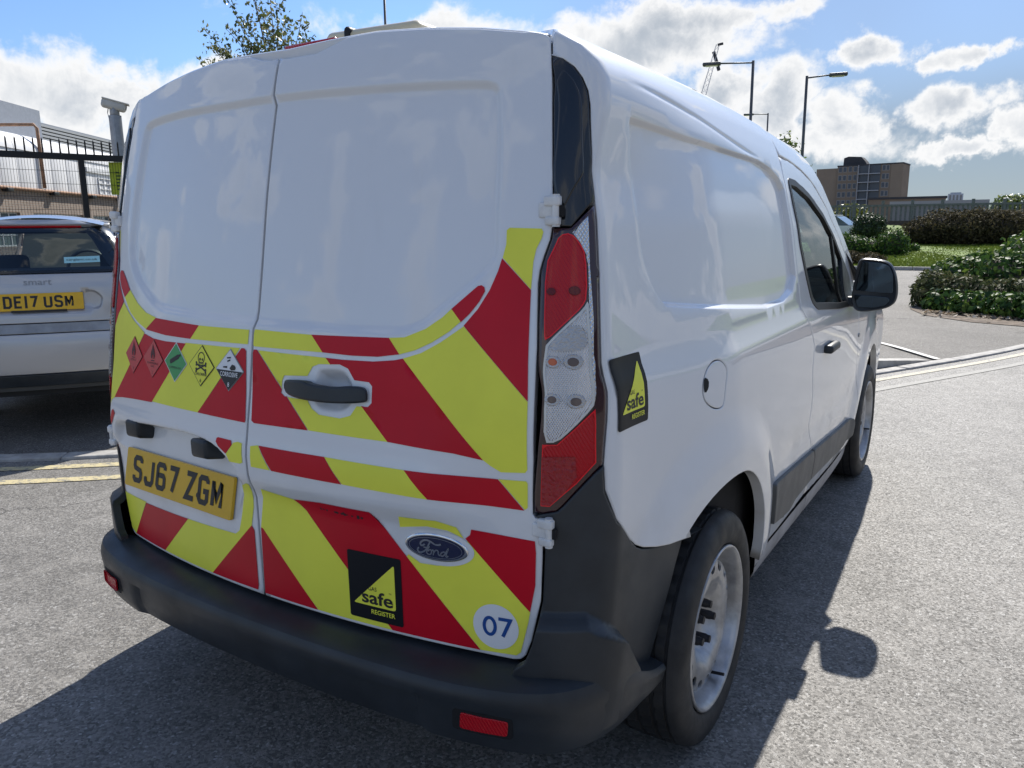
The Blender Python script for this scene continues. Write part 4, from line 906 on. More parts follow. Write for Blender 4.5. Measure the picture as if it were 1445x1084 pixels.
# bar: profile swept along the plan curve
bump = MB(); path = []
def bar_half():
    P_ = cat([(0, .080), (.2, .083), (.4, .094), (.55, .110), (.66, .131), (.74, .154), (.80, .188), (.848, .245), (.882, .335), (.899, .44), (.906, .552)], 16)
    L = arclen(P_); n = 80; return np.stack([np.interp(np.linspace(0, L[-1], n), L, P_[:, i]) for i in (0, 1)], 1)
bh_ = bar_half(); bh_[0, 0] = 0
path = np.concatenate([bh_[::-1]*[-1, 1], bh_[1:]]); NB_ = len(path); V = []; NP = None
for i, (x, y) in enumerate(path):
    tg = path[min(i+1, NB_-1)]-path[max(i-1, 0)]; tg /= np.linalg.norm(tg); nn = np.array([tg[1], -tg[0]])
    c = float(sstep(.56, .84, abs(x))); a = abs(x)
    pr = [(-.175+.125*c, .463+.004*c), (-.12+.080*c, .462+.004*c), (-.06+.030*c, .457+.006*c), (-.024+.004*c, .450+.008*c), (-.010+.002*c, .444+.008*c), (-.003, .434+.004*c), (.0, .420+.002*c), (-.001, .404), (-.003, .394), (-.004, .37), (-.008, .335), (-.020, .306), (-.055, .282), (-.13, .268)]
    if NP is None: NP = len(pr)
    f_e = float(sstep(.30, .55, y))*(1 if a > .7 else 0)
    for j, (o_, z) in enumerate(pr):
        o2 = o_-(.012*(1-float(sstep(.50, .53, a))) if 8 <= j <= 12 else 0)-.004*f_e
        z = .268+.030*f_e+(z-.268)/.199*(.199-.125*f_e)
        V.append((x+nn[0]*o2, y+nn[1]*o2, z))
F = [(i*NP+j, i*NP+j+1, (i+1)*NP+j+1, (i+1)*NP+j) for i in range(NB_-1) for j in range(NP-1)]
F += [tuple(range(NP)), tuple((NB_-1)*NP+j for j in range(NP))[::-1]]
bmp = obj('rear_bumper', mesh('rear_bumper', V, F, M['plastic'], True), van); bmp.data.set_sharp_from_angle(angle=rad(24))
for i, mi in enumerate((False, True)): patch('bumper_corner', bc_out, bcorner, M['plastic'], bmp, .012, lip=.004, thick=.02, feats=[pl+[0, d] for d in (.002, -.006, -.012, -.018, -.024, -.032)], mirror=mi)
for s in (1, -1):                             # reflectors set in the bar
    def rmap(u, v, s=s):
        x = s*(.657+u); y = np.interp(np.abs(x), [0, .2, .4, .55, .66, .74, .80], [.080, .083, .094, .110, .131, .154, .188]); return x+0*v, y+.0025+0*v, .372+v
    pts = [(-.062, -.026), (.068, -.026), (.068, .022), (-.062, .022)]
    rf = patch('reflector_pocket', rounded(pts, .010), rmap, M['dark'], bmp, .02, off=.001 if s > 0 else -.001)
    if s < 0: rf.data.flip_normals()
    rr = patch('reflector', rounded([(-.045, -.021), (.058, -.020), (.060, .014), (-.043, .016)], .007), lambda u, v: (rmap(u, v)[0], rmap(u, v)[1]-.0035, rmap(u, v)[2]), M['lens_red'], bmp, .015, lip=.002, thick=.004)
    if s < 0: rr.data.flip_normals()
# undertray and unseen black shell added to stop light leaks and darken gaps
m = MB(); m.box((-.55, .32, .28), (.55, .47, .32)); m.box((-.62, .40, .26), (.62, 4.2, .30)); m.box((-.885, 1.32, .26), (.885, 3.10, .32)); m.mk('underbody', M['dark'], van)
m = MB(); zs = [.32, .6, .9, 1.1, 1.3, 1.5, 1.65, 1.74, 1.79]; ring_ = []
for z in zs:
    row = []
    for q in [-.5, -.3, -.12, 0, .05, .094, .3, .8, 1.3, 1.60]:
        x, y, zz = VAN.q2p(np.array([q]), np.array([z])); 
        row.append((float(x[0])*.965-.02, float(y[0])+.055, float(zz[0])-.012))
    row = [(0, row[0][1]-.02, row[0][2])]+row+[(0, 1.93, row[-1][2])]; ring_.append(row+[(-p[0], p[1], p[2]) for p in row[::-1][1:-1]])
n = len(ring_[0]); V = [p for r in ring_ for p in r]
F = [(j*n+i, j*n+(i+1) % n, (j+1)*n+(i+1) % n, (j+1)*n+i) for j in range(len(zs)-1) for i in range(n)]+[tuple((len(zs)-1)*n+i for i in range(n))]
obj('light_block_shell', mesh('light_block_shell', V, F, M['dark']), van)
for c in (AC, FA):
    for s in (1, -1):
        m = MB(); pr = [(a, z) for a, z in []]
        prof_ = [(.60, .02), (.60, AR+.015), (.80, AR+.015), (.868 if c[1] == .33 else .918, AR+.008)]
        V = [];
        for a, r in prof_:
            V += [(s*(a-(.11*float(sstep(rad(112), rad(128), t)) if c[1] == .33 and a > .7 else 0)), c[0]+r*math.cos(t), c[1]+r*math.sin(t)) for t in np.linspace(.06, PI-.08, 40)]
        m.add(V, [(j*40+k, j*40+k+1, (j+1)*40+k+1, (j+1)*40+k) for j in range(3) for k in range(39)])
        m.mk('arch_liner', M['liner'], van, smooth=False)

# ------------------------------------------------------------------ front door, window, wing
fr = [(1.770, 1.575), (1.86, 1.582), (2.10, 1.560), (2.36, 1.500), (2.52, 1.400), (2.66, 1.285), (2.775, 1.19), (2.815, 1.12), (2.80, 1.045)]
rail = [(1.742, 1.641), (1.92, 1.641), (2.073, 1.632), (2.1922, 1.617), (2.31, 1.590), (2.443, 1.529), (2.58, 1.43), (2.72, 1.31), (2.84, 1.20), (2.91, 1.10), (2.95, 1.02)]
fseam = [(2.95, 1.02), (2.97, .85), (3.01, .74), (3.10, .52), (3.13, .40)]
sillb = [(2.062, .330), (2.5, .300), (3.0, .268), (3.12, .268)]
door_out = toq([(p[0]+.003, p[1]) for p in seamB[::-1]])
door_out = toq([(p[0]+.003, p[1]-.004 if i == 0 else p[1]) for i, p in enumerate(seamB[:-1])])+toq(sillb)+toq([(p[0]-.003, p[1]) for p in fseam[::-1]])+toq([(p[0]-.003, p[1]-.008) for p in rail[1:-1][::-1]])
win = toq([(1.795, 1.553), (1.90, 1.556), (2.10, 1.530), (2.32, 1.468), (2.48, 1.372), (2.62, 1.26), (2.735, 1.165), (2.765, 1.10), (2.74, 1.040), (2.39, 1.055), (1.985, 1.088), (1.925, 1.122), (1.87, 1.21), (1.815, 1.33)])
doors = [patch('front_door', door_out, SQ, PT, van, .035, holes=[rounded(win, .02)], lip=.004, thick=.03, mirror=mi) for mi in (False, True)]
for dd, mi in zip(doors, (False, True)):
    wv = rounded(win, .02)
    sl = patch('window_seal', ring(dens(wv, .03), -.014), SQ, M['seal'], dd, .03, holes=[ring(dens(wv, .03), .012)], off=.003, lip=.002, thick=.02, mirror=mi)
    gl = patch('window', ring(dens(wv, .03), .008), SQ, M['glass'], dd, .05, off=-.006, mirror=mi)
    patch('window_divider', toq([(2.43, 1.405), (2.455, 1.39), (2.505, 1.04), (2.475, 1.042)]), SQ, M['seal'], dd, .03, off=.0, thick=.01, mirror=mi)
    patch('mirror_triangle', toq([(2.60, 1.27), (2.735, 1.165), (2.77, 1.10), (2.745, 1.035), (2.57, 1.045)]), SQ, M['plastic'], dd, .03, off=.004, lip=.003, thick=.01, mirror=mi)
    hd = MB(); hd.rbox((-.006, -.085, -.016), (.034, .085, .017), .012)
    ho = hd.mk('door_handle', M['plastic'], dd, auto=40); hx = float(SY(np.array([2.17]), np.array([.91]))[0][0])
    for v in ho.data.vertices: v.co = Vector(((-1 if mi else 1)*(v.co.x+hx), v.co.y+2.17, v.co.z+.912))
    if mi: ho.data.flip_normals()
# roof rail over the door and A pillar, wing panel
rail_o = rail[:-1]+[(2.93, 1.15)]
top_edge = [(2.99, 1.16), (2.90, 1.285), (2.76, 1.41), (2.62, 1.53), (2.50, 1.62), (2.36, 1.70), (2.2, 1.755), (2.0, 1.79), (1.742, 1.795)]
bothsides('roof_rail', toq(rail_o)+toq(top_edge), SQ, PT, h=.04, lip=.004, thick=.03)
farch = [(FA[0]+AR*math.cos(t), FA[1]+AR*math.sin(t)) for t in np.linspace(rad(170), rad(8), 30)]
wing = toq([(p[0]+.002, p[1]) for p in fseam])+toq(farch)+toq([(4.18, .40), (4.24, .70), (4.20, .84), (4.0, .93), (3.7, 1.01), (3.4, 1.07), (3.1, 1.13), (2.99, 1.12), (2.953, 1.02)])
fq = [np.array(toq([(FA[0]+r*math.cos(t), FA[1]+r*math.sin(t)) for t in np.linspace(0, PI, 60)])) for r in (.43, .46, .50, .55, .59)]
bothsides('front_wing', wing, SQ, PT, h=.04, feats=fq, lip=.004, thick=.03)
patch('side_repeater', [(float(VAN.y2q(2.995+.018*math.cos(t), .862)), .862+.010*math.sin(t)) for t in np.linspace(0, 2*PI, 16, False)], SQ, M['metal'], van, .01, off=.004, lip=.002, thick=.006)
# side mouldings and sill
def mould(nme, P):
    for mi in (False, True): patch(nme, rounded(toq(P), .012), SQ, M['plastic2'], van, .03, off=.014, lip=.006, thick=.016, mirror=mi)
mould('side_moulding', [(1.385, .572), (2.022, .527), (2.055, .492), (2.045, .394), (1.775, .397), (1.70, .380), (1.50, .405), (1.44, .418)])
mould('side_moulding', [(2.032, .526), (2.94, .452), (3.03, .440), (3.055, .42), (3.06, .345), (2.893, .325), (2.20, .384), (2.052, .394), (2.062, .49)])
for mi in (False, True):
    def sillmap(q, v):                        # v: 0 top .. 1 bottom, tucked under
        y = q; zt = np.interp(y, [1.25, 1.9, 3.0, 3.2], [.350, .326, .268, .262]); zb = zt-.135
        z = zt+(zb-zt)*v; x = VAN.W(zt)*VAN.kf(y, zt)+.004-.012*v-.05*v**3; return x, y, z
    def sm2(u, v): return sillmap(u, v)
    o = patch('sill', [(1.30, 0.0), (3.17, 0.0), (3.12, 1.0), (1.36, 1.0)][::-1], sm2, M['sill'], van, .05, lip=0, thick=0, mirror=mi); o.data.flip_normals()
    patch('sill_joint', [(2.085, .0), (2.090, .0), (2.115, 1.), (2.11, 1.)][::-1], lambda u, v: (sillmap(u, v)[0]+.001, sillmap(u, v)[1], sillmap(u, v)[2]), M['dark'], o, .05, mirror=mi).data.flip_normals()
# wing mirrors
def wing_mirror(s):
    m = MB(); O = [(.942, 1.085), (.950, 1.165), (.957, 1.225), (.972, 1.244), (1.045, 1.238), (1.085, 1.224), (1.108, 1.185), (1.121, 1.12), (1.121, 1.07), (1.106, 1.042), (1.068, 1.024), (.985, 1.008), (.955, 1.02), (.942, 1.055)]
    O = chaikin(O, 2); c = O.mean(0); n = len(O); V = []
    rows = [(0.004, .90), (0.0, .955), (.008, 1.), (.04, 1.0), (.08, .95), (.115, .82), (.135, .60), (.142, .3)]
    for dy, k in rows: V += [(c[0]+(p[0]-c[0])*k, 2.615+dy, c[1]+(p[1]-c[1])*k) for p in O]
    F = [(j*n+i, (j+1)*n+i, (j+1)*n+(i+1) % n, j*n+(i+1) % n) for j in range(len(rows)-1) for i in range(n)]+[tuple(range(n)), tuple((len(rows)-1)*n+i for i in range(n))[::-1]]
    m.add(V, F); m.rbox((.90, 2.62, 1.03), (.99, 2.70, 1.075), .015)
    o = m.mk('wing_mirror', M['plastic'], van, auto=45)
    def pm_(P, nme, mt, dy=-.003):
        f = lambda u, v: (np.asarray(u, float), 2.615+dy+0*u, np.asarray(v, float)); return patch(nme, P, f, mt, o, .04, lip=.0015, thick=.004)
    q = [pm_(rounded([(.956, 1.103), (1.106, 1.094), (1.102, 1.17), (1.083, 1.212), (1.05, 1.223), (.976, 1.229)], .012), 'mirror_glass', M['mirror']),
         pm_(rounded([(.952, 1.086), (1.085, 1.078), (1.098, 1.066), (1.078, 1.042), (1.03, 1.030), (.97, 1.032)], .012), 'mirror_glass', M['mirror'])]
    if s < 0:
        for oo in [o]+q:
            for v in oo.data.vertices: v.co.x *= -1
            oo.data.flip_normals()
wing_mirror(1); wing_mirror(-1)
# windscreen, bonnet, nose, cabin
def ws(s, t):
    s = np.asarray(s, float); a = np.abs(s); xt, yt, zt = s*.60, 2.665-.16*a**2.2, zc(.60*a)+np.interp(2.6, *VAN.DZ)-.004
    xb, yb, zb = s*.80, 3.42-.42*a**2, 1.165+.0*a; return xt+(xb-xt)*t, yt+(yb-yt)*t, zt+(zb-zt)*t+.03*np.sin(PI*t)*(1-a*.5)
def sq_(a): return [(-1, 0), (1, 0), (1, 1), (-1, 1)]
w_ = patch('windscreen', sq_(0), ws, M['glass'], van, .1); w_.data.flip_normals()
w2 = patch('windscreen_surround', [(-1.16, -.10), (1.16, -.10), (1.17, 1.06), (-1.17, 1.06)], lambda s, t: (ws(s, t)[0], ws(s, t)[1]-.004, ws(s, t)[2]-.006-.22*np.maximum(0, np.abs(s)-.93)*(1-t)), M['gloss'], van, .08, holes=[[(-.9, .07), (.9, .07), (.9, .93), (-.9, .93)]]); w2.data.flip_normals()
def bon(s, t):
    a = np.abs(s); x0, y0, z0 = ws(s, np.ones_like(s)); x1, y1, z1 = s*.74, 4.30-.22*a**2.5, .86-.03*a; return x0+(x1-x0)*t*.9+0*t, y0+(y1-y0)*t, z0-.01+(z1-z0)*t+.055*np.sin(PI*t*.9)*(1-.55*a)
b_ = patch('bonnet', [(-1.13, 0), (1.13, 0), (1.13, 1), (-1.13, 1)], bon, PT, van, .1); b_.data.flip_normals()
def nose(s, t):
    a = np.abs(s); z = .83-.58*t-.03*a*(1-t); x = s*(.66+.22*np.minimum(1, t*2.2)); return x, 4.30-.22*a**2.5+.10*np.sin(PI*np.minimum(1, t*1.25))-.25*np.clip(a-.8, 0, 1)*t*2, z
fb = patch('front_bumper', sq_(0), nose, M['plastic'], van, .1); fb.data.flip_normals()
g2 = patch('grille', [(-.55, .12), (.55, .12), (.45, .45), (-.45, .45)], lambda s, t: (nose(s, t)[0], nose(s, t)[1]+.01, nose(s, t)[2]), M['gloss'], fb, .1); g2.data.flip_normals()
for s in (1, -1):
    h_ = patch('headlamp', [(s*.62, .02), (s*.97, .02), (s*.97, .38), (s*.70, .30)], lambda u, t: (nose(u, t)[0], nose(u, t)[1]+.02, nose(u, t)[2]), M['lens_clear'], van, .08)
    if s > 0: h_.data.flip_normals()
m = MB(); m.prism([(-.82, .32), (.82, .32), (.85, .95), (.79, 1.25), (.70, 1.56), (-.70, 1.56), (-.79, 1.25), (-.85, .95)], -1.95, -1.92, Matrix.Rotation(PI/2, 4, 'X')); m.mk('bulkhead', M['plastic2'], van)
m = MB(); m.rbox((-.78, 2.95, .80), (.78, 3.35, 1.09), .05); m.rbox((-.88, 1.95, .33), (.88, 3.1, .42), .02); m.rbox((-.60, 3.0, .33), (.60, 3.9, .42), .02); m.mk('dashboard', M['plastic'], van, auto=40)
for x in (.38, -.38):
    m = MB(); m.rbox((x-.24, 2.02, .70), (x+.24, 2.55, .86), .06)
    m.rbox((x-.235, -.10, 0), (x+.235, .08, .62), .06, Matrix.Translation((0, 2.12, .80)) @ Matrix.Rotation(.22, 4, 'X')); m.rbox((x-.13, -.06, .64), (x+.13, .05, .84), .045, Matrix.Translation((0, 2.12, .78)) @ Matrix.Rotation(.2, 4, 'X'))
    m.mk('seat', M['fabric'], van, auto=50)
m = MB(); m.lathe([(0, .185), (.02, .20), (.04, .185), (.02, .17), (0, .185)], 32, 'y'); m.box((-.17, .01, -.02), (.17, .03, .02)); o = m.mk('steering_wheel', M['plastic'], van, auto=40)
o.data.transform(Matrix.Translation((.38, 2.88, 1.02)) @ Matrix.Rotation(-.45, 4, 'X'))
m = MB(); m.box((.66, 1.965, 1.36), (.70, 1.985, 1.56)); m.mk('seat_belt', M['red_cloth'], van)
# beacon bar, aerial-free roof
m = MB(); m.rbox((-.155, -.07, .0), (.165, .075, .050), .022, n=4); o = m.mk('beacon_bar', M['beige'], van, auto=50); o.data.transform(Matrix.Translation((.045, .63, 1.843)) @ Matrix.Rotation(.03, 4, 'Y'))
s2 = MB(); s2.rbox((-.012, -.078, -.004), (.010, .082, .0535), .012); s2.mk('strap', M['seal'], o, auto=40).data.transform(Matrix.Translation((-.02, .63, 1.846)))

# ------------------------------------------------------------------ wheels
def make_wheel(parent):
    NS = 160
    pr = [(-.085, .222), (-.098, .235), (-.104, .262), (-.100, .290), (-.090, .306), (-.080, .3125), (-.066, .3155), (-.064, .308), (-.056, .308), (-.054, .3165), (-.020, .318), (-.018, .310), (-.008, .310), (-.006, .318), (.022, .318), (.024, .310), (.034, .310), (.036, .318), (.058, .3165), (.060, .309), (.066, .309), (.068, .3155), (.082, .3115), (.092, .304), (.100, .290), (.1045, .268), (.103, .246), (.098, .233), (.092, .226), (.085, .2215)]
    tread = {9, 10, 13, 14, 17, 18}
    pr2 = pr
    m = MB(); m.lathe(pr2, NS, 'x', rmod=lambda j, k: (.975 if (j in tread and (k+j) % 4 == 0) else 1))
    w = m.mk('wheel', M['rubber'], parent); w.data.polygons.foreach_set('use_smooth', [True]*len(w.data.polygons)); w.data.set_sharp_from_angle(angle=rad(28))
    rm = MB(); rm.lathe([(.088, .2205), (.094, .2235), (.099, .2215), (.099, .217), (.092, .211), (.080, .206), (.060, .203), (.045, .198), (.036, .190), (.036, .183)], 72, 'x')
    ri = rm.mk('rim', M['rim'], w, smooth=True)
    def dmap(u, v):
        r = np.hypot(u, v); x = np.interp(r, [0, .030, .034, .070, .085, .098, .108, .118, .130, .145, .165, .178, .186], [.012, .012, .022, .026, .032, .050, .064, .072, .0745, .0745, .072, .064, .044])
        return x, np.asarray(u, float), np.asarray(v, float)
    th = np.linspace(0, 2*PI, 72, False)
    hol = []
    for k in range(16):
        a = 2*PI*k/16; c, s = math.cos(a), math.sin(a)
        hol.append([(c*(.159+.0135*math.cos(t))-s*.0175*math.sin(t), s*(.159+.0135*math.cos(t))+c*.0175*math.sin(t)) for t in np.linspace(0, 2*PI, 14, False)])
    hol.append([(.030*math.cos(t), .030*math.sin(t)) for t in np.linspace(0, 2*PI, 20, False)])
    dk = patch('rim_disc', np.stack([.1855*np.cos(th), .1855*np.sin(th)], 1), dmap, M['rim'], w, .012, holes=hol, lip=.0, thick=.006)
    MB().lathe([(.0, .0005), (.0, .20)], 32, 'x').mk('brake_drum', M['dark'], w)
    MB().lathe([(.015, .0005), (.026, .020), (.026, .027), (.0, .03)], 20, 'x').mk('hub', M['metal'], w, auto=40)
    nut = MB().lathe([(.02, .0125), (.056, .0125), (.062, .0105), (.070, .0105), (.072, .0005)], 12, 'x').mk('wheel_nut', M['ink'], w, auto=40)
    for k in range(5):
        a = 2*PI*k/5+.9; o = nut if k == 0 else nut.copy()
        if k: COL.objects.link(o)
        o.location = (0, .054*math.cos(a), .054*math.sin(a))
    MB().tube([(.06, .0, -.19), (.10, .0, -.185)], .0045, 8).mk('tyre_valve', M['ink'], w)
    return w
def copy_tree(o, parent):
    c = o.copy(); COL.objects.link(c); c.parent = parent; c.matrix_parent_inverse = o.matrix_parent_inverse.copy()
    for ch in list(o.children): copy_tree(ch, c)
    return c
w0 = make_wheel(van)
for i, (x, y, a) in enumerate(((.832, .875, 0), (.832, 3.537, 0), (-.832, .875, PI), (-.832, 3.537, PI))):
    w = w0 if i == 0 else copy_tree(w0, van); w.location = (x, y, .317); w.rotation_euler = (([.35, 1.1, .2, .8][i]), 0, a)

# ================================================================== PARKED CAR (rear towards the camera)
M['silver'] = mat('silver_paint', (.43, .44, .46), .32, .5, 1., .03, var=.03, vscale=2)
M['carpet'] = mat('dark_trim', (.02, .021, .023), .7)
CAR_AX = .66                                # azimuth of the car's lateral axis
CC = np.array([-3.82, 1.604])               # middle of the rear number plate on the ground plan
lat = np.array([math.sin(CAR_AX), math.cos(CAR_AX)]); fwd = np.array([-lat[1], lat[0]])
CMT = Matrix(((lat[0], fwd[0], 0, CC[0]), (lat[1], fwd[1], 0, CC[1]), (0, 0, 1, .012), (0, 0, 0, 1)))
CR3 = np.array(CMT.to_3x3()); CT3 = np.array(CMT.translation)
def carm(f):
    def g(u, v):
        p = np.stack(np.broadcast_arrays(*f(np.asarray(u, float), np.asarray(v, float))), 1) @ CR3.T+CT3; return p[:, 0], p[:, 1], p[:, 2]
    return g
CS = Shell([(.20,.05),(.36,.01),(.45,-.03),(.60,-.045),(.70,-.042),(.745,-.022),(.79,.0),(.93,.0),(1.04,.01),(1.12,.035),(1.30,.115),(1.42,.185),(1.47,.235)], None,
    [(.20,.74),(.32,.79),(.5,.825),(.75,.83),(.95,.81),(1.05,.75),(1.12,.62),(1.2,.565),(1.34,.485),(1.42,.42),(1.455,.36),(1.49,.26)], .10, .13, kr0=1., taper=.05, tap=(2.4, 3.5))
car = thing('parked_car', (float(CC[0]+fwd[0]*1.8), float(CC[1]+fwd[1]*1.8), .012), 'silver hatchback parked beyond the kerb with a yellow rear plate', 'car')
def cr_(x, z):
    y = CS.yrear(x, z); y = y+.022*sstep(0, .02, sdf(CPR, x, z)); return x, y, z
CPR = rounded([(-.36, .872), (.36, .872), (.385, .955), (.33, 1.008), (-.33, 1.008), (-.385, .955)], .03)
cR = carm(cr_)
cw = lambda z, d=.0: float(CS.hw(z))+.09-d
def crow(z0, z1, d=0, n=6): return [(cw(z, d), z) for z in np.linspace(z0, z1, n)]
def sym(R): return R+[(-x, z) for x, z in R[::-1]]
patch('tailgate', sym(crow(.800, 1.115)), cR, M['silver'], car, .05, lip=.006, thick=.03, feats=[CPR, ring(CPR, .007), ring(CPR, .014), ring(CPR, .02)])
patch('tailgate_strip', sym(crow(.735, .795)), cR, M['metal'], car, .02, lip=.004, thick=.03)
patch('rear_bumper', sym(crow(.465, .73)), cR, M['silver'], car, .025, lip=.006, thick=.03)
patch('bumper_lower', sym([(cw(.38, .05), .378)]+crow(.41, .46)), cR, M['plastic'], car, .05, lip=.006, thick=.05)
patch('diffuser', sym([(cw(.34, .16), .345), (cw(.36, .10), .374)]), carm(lambda x, z: (x, CS.yrear(x, z)+.03, z)), M['plastic2'], car, .05, lip=.004, thick=.05)
rwin = rounded(sym([(.53, 1.135), (.505, 1.20), (.435, 1.36), (.385, 1.405)]), .05)
patch('window_frame', sym([(cw(1.12), 1.12), (.55, 1.20), (.462, 1.38), (.40, 1.432)]), cR, M['gloss'], car, .05, holes=[ring(dens(rwin, .03), .02)], thick=.02)
patch('rear_window', rwin, cR, M['glass_dark'], car, .06, off=.003)
patch('spoiler', sym([(.43, 1.436), (.41, 1.452), (.30, 1.464), (.15, 1.469)]), carm(lambda x, z: (x, CS.yrear(x, z)-.035+2.*np.maximum(0, 1.452-z)*0, z)), M['silver'], car, .05, lip=.006, thick=.05)
patch('high_brake_light', rounded(sym([(.27, 1.418), (.27, 1.433)]), .005), carm(lambda x, z: (x, CS.yrear(x, z)-.012, z)), M['lens_red'], car, .04, thick=.01)
def cside(q, z): x, y, zz = CS.q2p(q, z); return x, y, zz
carch = lambda c: [(c+.345*math.cos(t), .31+.345*math.sin(t)) for t in np.linspace(PI-.05, .05, 20)]
YQ = lambda P: [(float(CS.y2q(y, z)), z) for y, z in P]
low = [(-.035, .50)]; lowq = [(-.036, .497)]
sp_ = YQ([(.36, .36)]+carch(1.15)+[(1.52, .28), (2.85, .28)]+carch(3.22)+[(3.62, .34), (3.66, .60), (3.60, .78), (3.2, .86), (2.75, .93), (2.6, 1.0), (1.4, .99), (.55, 1.02)])
for mi in (False, True):
    patch('body_side', [(-.037, .50), (.2, .40)]+sp_+[(-.037, 1.10)], carm(lambda q, z, mi=mi: ((-1 if mi else 1)*cside(q, z)[0], cside(q, z)[1], cside(q, z)[2])), M['silver'], car, .07, thick=0).data.materials[0].use_backface_culling = False
    pp = YQ([(2.6, 1.005), (2.45, 1.12), (2.1, 1.34), (1.85, 1.42), (1.2, 1.445), (.6, 1.44)])
    patch('roof_pillar', YQ([(.42, 1.03)])+YQ([(1.4, .995)])+pp+[(-.02, 1.42), (-.03, 1.25), (-.037, 1.105)], carm(lambda q, z, mi=mi: ((-1 if mi else 1)*cside(q, z)[0], cside(q, z)[1], cside(q, z)[2])), M['gloss'], car, .07, holes=[YQ([(.75, 1.08), (2.35, 1.06), (2.05, 1.32), (1.8, 1.385), (.85, 1.38)])])
    patch('side_window', YQ([(.75, 1.08), (2.35, 1.06), (2.05, 1.32), (1.8, 1.385), (.85, 1.38)]), carm(lambda q, z, mi=mi: ((-1 if mi else 1)*(cside(q, z)[0]-.004), cside(q, z)[1], cside(q, z)[2])), M['glass_dark'], car, .1)
    patch('tail_light', rounded([(-.09, .86), (-.02, .87), (.03, .98), (.02, 1.07), (-.06, 1.09)], .02), carm(lambda q, z, mi=mi: ((-1 if mi else 1)*(cside(q, z)[0]+.006), cside(q, z)[1]-.010, cside(q, z)[2])), M['lens_red'], car, .03, thick=.012)
def croof(s, t):
    y = .20+1.75*t; x = s*.40; return x, y, 1.455+.05*(1-s*s)-.05*(t-.4)**2-.02*(1-sstep(0, .05, t))
patch('roof', [(-1, 0), (1, 0), (1, 1), (-1, 1)], carm(croof), M['silver'], car, .08)
def cws(s, t): return s*(.40+.28*t), 1.95+.80*t-.06*s*s, 1.455+.03*(1-s*s)-.5*t
patch('windscreen', [(-1, 0), (1, 0), (1, 1), (-1, 1)], carm(cws), M['glass'], car, .1)
def cbon(s, t): return s*(.70+.06*t), 2.75+.85*t-.10*s*s, .955+.03*(1-s*s)-.17*t*t
patch('bonnet', [(-1, 0), (1, 0), (1, 1), (-1, 1)], carm(cbon), M['silver'], car, .1)
def cnose(s, t): return s*.77, 3.62-.12*s*s+.05*np.sin(PI*t), .79-.5*t
patch('front_bumper', [(-1, 0), (1, 0), (1, 1), (-1, 1)], carm(cnose), M['silver'], car, .1)
fcar = lambda y, z: CMT @ Matrix.Translation((0, y, z))
npm = CMT @ Matrix.Translation((0, .003, .937)) @ Matrix.Rotation(-.10, 4, 'X')
number_plate(npm, 'DE17 USM', car)
MB().rbox((-.16, -.006, -.067), (.16, .0, -.053), .003, npm).mk('plate_holder', M['ink'], car, auto=40)
flat('lettering', [fit('smart', -.075, 1.045, .085, .032)], carm(lambda x, z: (x, CS.yrear(x, z), z)), M['metal'], car, .004)
sk_ = patch('window_sticker', [(.165, 1.178), (.375, 1.182), (.372, 1.222), (.163, 1.217)], cR, mat('pale_blue_sticker', (.35, .66, .72), .5), car, .05, off=.006)
flat('lettering', [fit('cargiant.co.uk', .178, 1.189, .36, .018)], cR, M['ink'], sk_, .008)
m = MB(); 
for x in (-.36, .36):
    m.rbox((x-.22, 1.0, .3), (x+.22, 1.15, 1.02), .06, CMT); m.rbox((x-.12, 1.03, 1.04), (x+.12, 1.12, 1.22), .04, CMT)
m.rbox((-.68, .62, .35), (.68, .76, .98), .06, CMT); m.mk('seat', M['fabric'], car, auto=50)
m = MB(); m.rbox((-.7, 2.25, .6), (.7, 2.7, .98), .05, CMT); m.box((-.72, .12, .30), (.72, 3.4, .40), CMT); m.mk('dashboard', M['carpet'], car, auto=40)
m = MB(); m.lathe([(0, .17), (.02, .185), (.04, .17), (.02, .155), (0, .17)], 28, 'y'); m.box((-.16, .01, -.02), (.16, .03, .02)); m.mk('steering_wheel', M['plastic2'], car, auto=40).data.transform(CMT @ Matrix.Translation((.02, 2.05, 1.06)))
cwh = MB().lathe([(-.08, .19), (-.09, .24), (-.08, .285), (-.06, .298), (.06, .298), (.08, .285), (.09, .24), (.08, .20)], 40, 'x').mk('wheel', M['rubber'], car, auto=40)
MB().lathe([(.07, .205), (.05, .19), (.06, .05), (.055, .0005)], 40, 'x').mk('rim', M['rim'], cwh, auto=40)
for i, (x, y) in enumerate(((.72, 1.15), (.735, 3.22), (-.72, 1.15), (-.735, 3.22))):
    w = cwh if i == 0 else copy_tree(cwh, car); w.matrix_basis = CMT @ Matrix.Translation((x, y, .298)) @ Matrix.Rotation(0 if x > 0 else PI, 4, 'Z')
    w.matrix_parent_inverse = WM[car.name].inverted()

